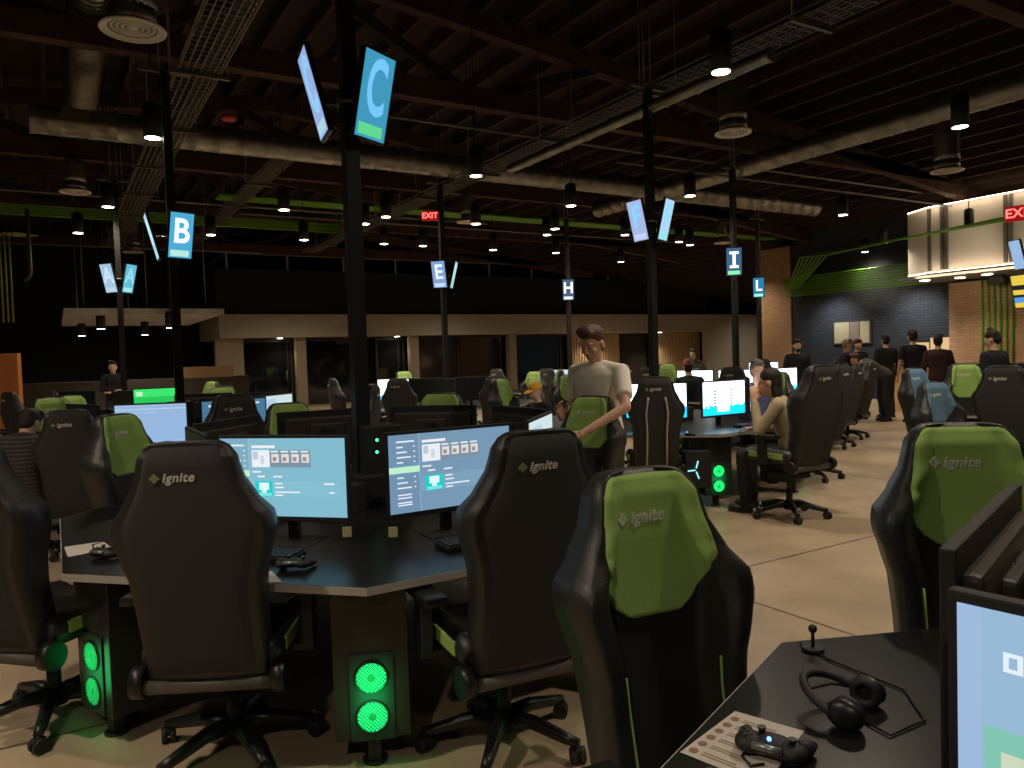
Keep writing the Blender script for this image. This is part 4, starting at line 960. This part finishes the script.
far_list = [('A', 180), ('A', 225), ('A', 315), ('A', 45), ('B', 67), ('B', 112), ('B', 337), ('E', 225), ('E', 270), ('E', 180), ('E', 315), ('E', 90), ('E', 0),
            ('H', 225), ('H', 270), ('H', 180), ('I', 180), ('I', 225), ('I', 270), ('I', 315), ('I', 90), ('I', 135), ('L', 225), ('L', 270), ('L', 180), ('F', 135), ('F', 90), ('F', 45), ('F', 0)]
side = {0: 'far right', 45: 'back right', 90: 'back', 135: 'back left', 180: 'left', 225: 'front left', 270: 'front', 315: 'front right', 67: 'back', 112: 'back left', 337: 'right'}
for L, dg in far_list:
    cx, cy, a0, R = PODS[L]; a = math.radians(dg+random.uniform(-5, 5)); r = 1.72+random.uniform(-.05, .15)
    f = dg+180+random.uniform(-25, 25)
    chair(cx+r*math.cos(a), cy+r*math.sin(a), f, 'small gaming chair at the %s side of the %s desk' % (side[dg], L), random.uniform(-.08, .02), far=True)
# ------------------------------------------------------------------ monitors
def pod_mon(L, dg, ui, label, r=1.02, da=0, **k):
    cx, cy, a0, R = PODS[L]; a = math.radians(dg); return monitor(cx+r*math.cos(a), cy+r*math.sin(a), dg+da, label, ui, **k)
m_ = pod_mon('C', 225, ui_a, 'monitor with a pale blue game library left of the C pole', 1.10); m_.scale = (1.08, 1.08, 1.08); m_.location.z += .012; m_.location.x += .02
m2 = pod_mon('C', 270, ui_b, 'monitor with a blue game library right of the C pole, partly behind the chair', 1.08); m2.scale = (1.08, 1.08, 1.08); m2.location.z += .012; m2.location.x -= .03
pod_mon('C', 315, ui_pale, 'monitor turned right, a sliver of lit screen beside the black chair top')
pod_mon('C', 0, None, 'dark back of a monitor with badge, nearest the standing person')
pod_mon('C', 45, None, 'dark back of a wide monitor with badge just right of the C pole')
pod_mon('C', 90, None, 'dark monitor back just left of the C pole')
pod_mon('C', 135, None, 'dark slanting monitor back above the near black chair')
pod_mon('C', 180, None, 'monitor facing the chair at the left edge of the C desk')
pod_mon('B', 247.5, ui_plain, 'monitor with a plain pale blue screen behind the green chair at left', 1.0)
pod_mon('B', 292.5, ui_dash, 'small angled monitor with a teal tile on its screen', 1.0, -12)
pod_mon('B', 202.5, None, 'dark monitor at the left side of the B desk')
pod_mon('B', 337.5, ui_pale, 'slanted pale lit monitor left of the C pole above a green chair top', 1.0, -25)
pod_mon('B', 22.5, None, 'dark monitor at the right side of the B desk')
pod_mon('B', 67.5, None, 'dark monitor back at the rear of the B desk')
pod_mon('F', 225, ui_game, 'bright monitor with blue skyline half hidden by the striped black chair')
pod_mon('F', 270, ui_game, 'bright monitor with a white and blue game left of the khaki hoodie')
pod_mon('F', 180, ui_white, 'bright white monitor behind the standing person')
pod_mon('F', 315, ui_white, 'lit monitor to the right side of the F desk behind the khaki hoodie')
pod_mon('F', 135, None, 'dark monitor back at the rear left of the F desk')
pod_mon('F', 90, None, 'dark monitor back at the rear of the F desk')
pod_mon('A', 292, ui_green, 'bright green lit monitor far left by the B pole', 1.02, -20)
pod_mon('A', 225, None, 'dark monitor at the front left of the A desk')
pod_mon('A', 180, ui_pale, 'small pale green lit monitor behind the small green chair at far left')
pod_mon('E', 180, ui_white, 'small lit monitor just right of the C pole', 1.0, 50)
pod_mon('E', 225, None, 'dark monitor at the front left of the E desk')
pod_mon('E', 270, None, 'dark monitor at the front of the E desk')
pod_mon('I', 180, ui_white, 'bright monitor below the red cap', 1.0, 20)
pod_mon('I', 225, ui_white, 'bright monitor left of the I pole')
pod_mon('I', 270, ui_white, 'bright monitor behind the plaid shirt')
pod_mon('L', 225, ui_white, 'distant bright monitor below the L pole')
pod_mon('H', 225, ui_pale, 'distant dim monitor at the H desk')
pod_mon('J', 135, ui_white, 'added lit monitor throwing light on the two blue faced chairs at the right')  # added screen, lights the fronts of the chairs it faces
pod_mon('J', 180, None, 'dark monitor at the right edge behind the black chair')
# foreground desk
a = level_to_room(V3((.86, 1.40, 0))); monitor(a.x, a.y, 108, 'dark back of a monitor rising at the right edge before the green chair', None, z=1.085)
monitor(1.045, .235, 186, 'lit monitor with brown bezel cut by the bottom right corner', ui_near, z=1.068)
# ------------------------------------------------------------------ things on the desks
DZ = .753
def headset(p, rz, label, tilt=1.2):
    root = empty('headset', p, rz, label, 'headset')
    pts = [V3((.085*math.cos(a), .0, .02+.105*math.sin(a))) for a in [PI*i/14 for i in range(15)]]
    R = Rx(-tilt); off = V3((0, 0, .02))
    MB().path([R @ q+off for q in pts], .010, 8).build('headband', plasticm, root)
    for s in (-1, 1):
        c = MB(); cp = R @ V3((.078*s, 0, -.0))+off+V3((0, 0, .012)); c.sph(cp, (.022, .042, .034), seg=16, rings=10, m=plastic); c.ring(cp+V3((-.018*s, 0, 0)), .026, .011, 'X', 18, 8, m=plasticm); c.build('ear_cup', None, root)
    MB().path([V3((.08, .03, .03)), V3((.07, .08, .03)), V3((.03, .12, .02))], .004, 6).build('microphone', plastic, root)
    return root
def cable(pts, label, r=.003):
    o = MB().path(pts, r, 6).build('cable', plastic); tag(o, label, 'cable'); return o
def sheet(corners, label, m=paper, items=None):
    cs = [at_z(px, py, DZ+.001) for px, py in corners]; c = (cs[0]+cs[1]+cs[2]+cs[3])/4; mb = MB()
    mb.poly([q-c for q in cs], m); mb.poly([q-c-V3((0, 0, .0008)) for q in cs][::-1], m)
    o = mb.build('paper_sheet', None, None, c); tag(o, label, 'paper'); return o, c, [q-c for q in cs]
o, c, q = sheet([(680, 752), (735, 711), (804, 731), (765, 786)], 'printed instruction sheet lying on the foreground desk')
mb = MB(); u = q[1]-q[0]; v = q[3]-q[0]
for i in range(6):
    b = q[0]+u*(.1+.15*i)+v*.1+V3((0, 0, .001)); mb.tube(b, b+V3((0, 0, .0004)), .010, seg=14)
    for k in range(2): 
        b2 = q[0]+u*(.08+.15*i+.04*k)+v*.2; mb.poly([b2+V3((0, 0, .001)), b2+u*.012+V3((0, 0, .001)), b2+u*.012+v*(.5-.1*k)+V3((0, 0, .001)), b2+v*(.5-.1*k)+V3((0, 0, .001))])
mb.build('printing', mat('print_brown', lin((150, 118, 98)), .8), o)
sheet([(64, 547), (105, 541), (112, 548), (68, 557)], 'small white sheet on the C desk beside the left headset')
sheet([(258, 572), (272, 571), (282, 582), (258, 583)], 'corner of a white sheet on the C desk behind the near black chair')
def gamepad(p, rz, label, led=None):
    r = empty('gamepad', p, rz, label, 'game controller'); mb = MB()
    mb.sph((0, 0, .028), (.052, .034, .018), seg=18, rings=10)
    for s in (-1, 1): mb.sph((.042*s, .008, .026), (.032, .034, .020), seg=16, rings=10); mb.path([(.05*s, 0, .026), (.064*s, -.035, .020), (.068*s, -.06, .015)], [.020, .016, .010], 10)
    mb.build('shell', plasticm, r); mb = MB()
    for x, y in ((-.045, .012), (.022, -.008)): MB().tube((x, y, .042), (x, y, .056), .006, .009, 12).build('stick', plastic, r)
    for a in range(4): mb.sph((.048+.010*math.cos(a*PI/2), .014+.010*math.sin(a*PI/2), .046), .004, seg=8, rings=5)
    mb.build('buttons', greyp, r); MB().tube((-.03, .036, .034), (.03, .036, .034), .008, seg=8).build('bumper', mat('bumper_silver', (.3, .3, .3), .3, metal=.6), r)
    if led: MB().sph((0, .018, .046), .005, seg=8, rings=6).build('guide_light', led, r)
    return r
gamepad(at_z(106, 558, DZ), 2.2, 'black gamepad lying beside the small sheet on the C desk')
gamepad(at_z(294, 569, DZ), 2.5, 'black gamepad lying on the C desk before the left screen')
headset(at_z(857, 716, DZ), .3, 'black headset lying on the foreground desk')
cable([at_z(x, y, DZ+.004) for x, y in ((120, 552), (104, 541), (92, 545), (96, 552), (112, 551))], 'thin black cable looped over the small sheet')
cable([at_z(x, y, DZ+.004) for x, y in ((800, 643), (830, 660), (870, 676), (905, 690), (925, 720), (890, 735), (862, 720))], 'black cable curving across the foreground desk')
cable([at_z(x, y, DZ+.004) for x, y in ((760, 742), (748, 746), (742, 756), (750, 766), (764, 764))], 'short cable loop on the instruction sheet')
def mouse(p, rz, label):
    r = empty('mouse', p, rz, label, 'computer mouse'); mb = MB(); mb.sph((0, 0, .012), (.032, .06, .026), seg=18, rings=12)
    for v in mb.bm.verts: v.co.z = max(v.co.z, 0)
    mb.build('shell', plastic, r); MB().tube((-.004, .03, .034), (.004, .03, .034), .008, seg=10).build('scroll_wheel', led_b, r)
gamepad(at_z(772, 757, DZ), 2.0, 'black gamepad with a blue light on the instruction sheet', led_b)
mouse(at_z(690, 436, DZ), .4, 'mouse with a blue light on the F desk left of the bright screen')
def keyboard(p, rz, label, m=plasticm, glow=None):
    r = empty('keyboard', p, rz, label, 'keyboard'); MB().box((0, 0, .012), (.44, .14, .022), bev=.004).build('case', plastic, r); mb = MB()
    for i in range(5):
        for j in range(15): mb.box((-.2+.0286*j, -.05+.026*i, .027), (.024, .021, .010), m=m)
    mb.build('keys', None, r)
    if glow: MB().box((0, 0, .0235), (.42, .125, .002)).build('backlight', glow, r)
cx, cy, _, _ = PODS['C']
for dg, lab in ((225, 'black keyboard before the left game library screen'), (270, 'black keyboard before the second game library screen')):
    a = math.radians(dg); keyboard((cx+1.33*math.cos(a), cy+1.33*math.sin(a), DZ), a+PI/2, lab)
cx, cy, _, _ = PODS['F']; a = math.radians(270); keyboard((cx+.12+1.3*math.cos(a), cy+1.3*math.sin(a), DZ), a+PI/2, 'violet lit keyboard under the bright game screen', plasticm, mat('violet_glow', (.05, .02, .2), .4, emit=(.25, .15, 1), es=.8))
r = empty('desk_microphone', at_z(813, 650, DZ), 0, 'small black microphone on a short stand at the desk corner', 'microphone')
MB().tube((0, 0, 0), (0, 0, .01), .03, seg=16).build('stand_foot', plasticm, r); MB().tube((0, 0, .01), (0, 0, .055), .005, seg=8).build('stem', plasticm, r); MB().sph((0, 0, .06), .012).build('capsule', plasticm, r)
for i, (px, py, lab) in enumerate(((347, 532, 'small cream tag under the left game library screen'), (393, 532, 'small cream tag under the second game library screen'))):
    p = at_d(px, py, 3.3); o = MB().box((0, 0, 0), (.04, .004, .045), bev=.001).build('paper_tag', mat('tag_cream', lin((190, 180, 140)), .8), None, p, -.5); tag(o, lab, 'tag')
dC = [o for o in bpy.data.objects if o.name.startswith('gaming_desk') and abs(o.location.x-PODS['C'][0]) < .01][0]
for i, (px, py) in enumerate(((377, 440), (377, 452))):
    q = at_d(px, py, 4.36); MB().sph((0, 0, 0), .009, seg=10, rings=6).build('status_led', led_g, dC, q-dC.location)

dF = [o for o in bpy.data.objects if o.name.startswith('gaming_desk') and abs(o.location.x-PODS['F'][0]) < .01][0]
q = at_d(696, 470, 7.42)-dF.location; mb = MB()
for a in (75, 185, 290): mb.box((.045*math.cos(math.radians(a)), 0, .055*math.sin(math.radians(a))), (.075, .006, .012), rot=Ry(-math.radians(a)))
cs = MB().box((.03, .16, 0), (.26, .30, .36), m=plasticm, bev=.005).build('computer_case', None, dF, q, -.5)
o = mb.build('case_light', mat('case_cyan_light', (.02, .1, .1), .4, emit=(.35, .9, .95), es=1.2), cs, (0, -.004, 0))
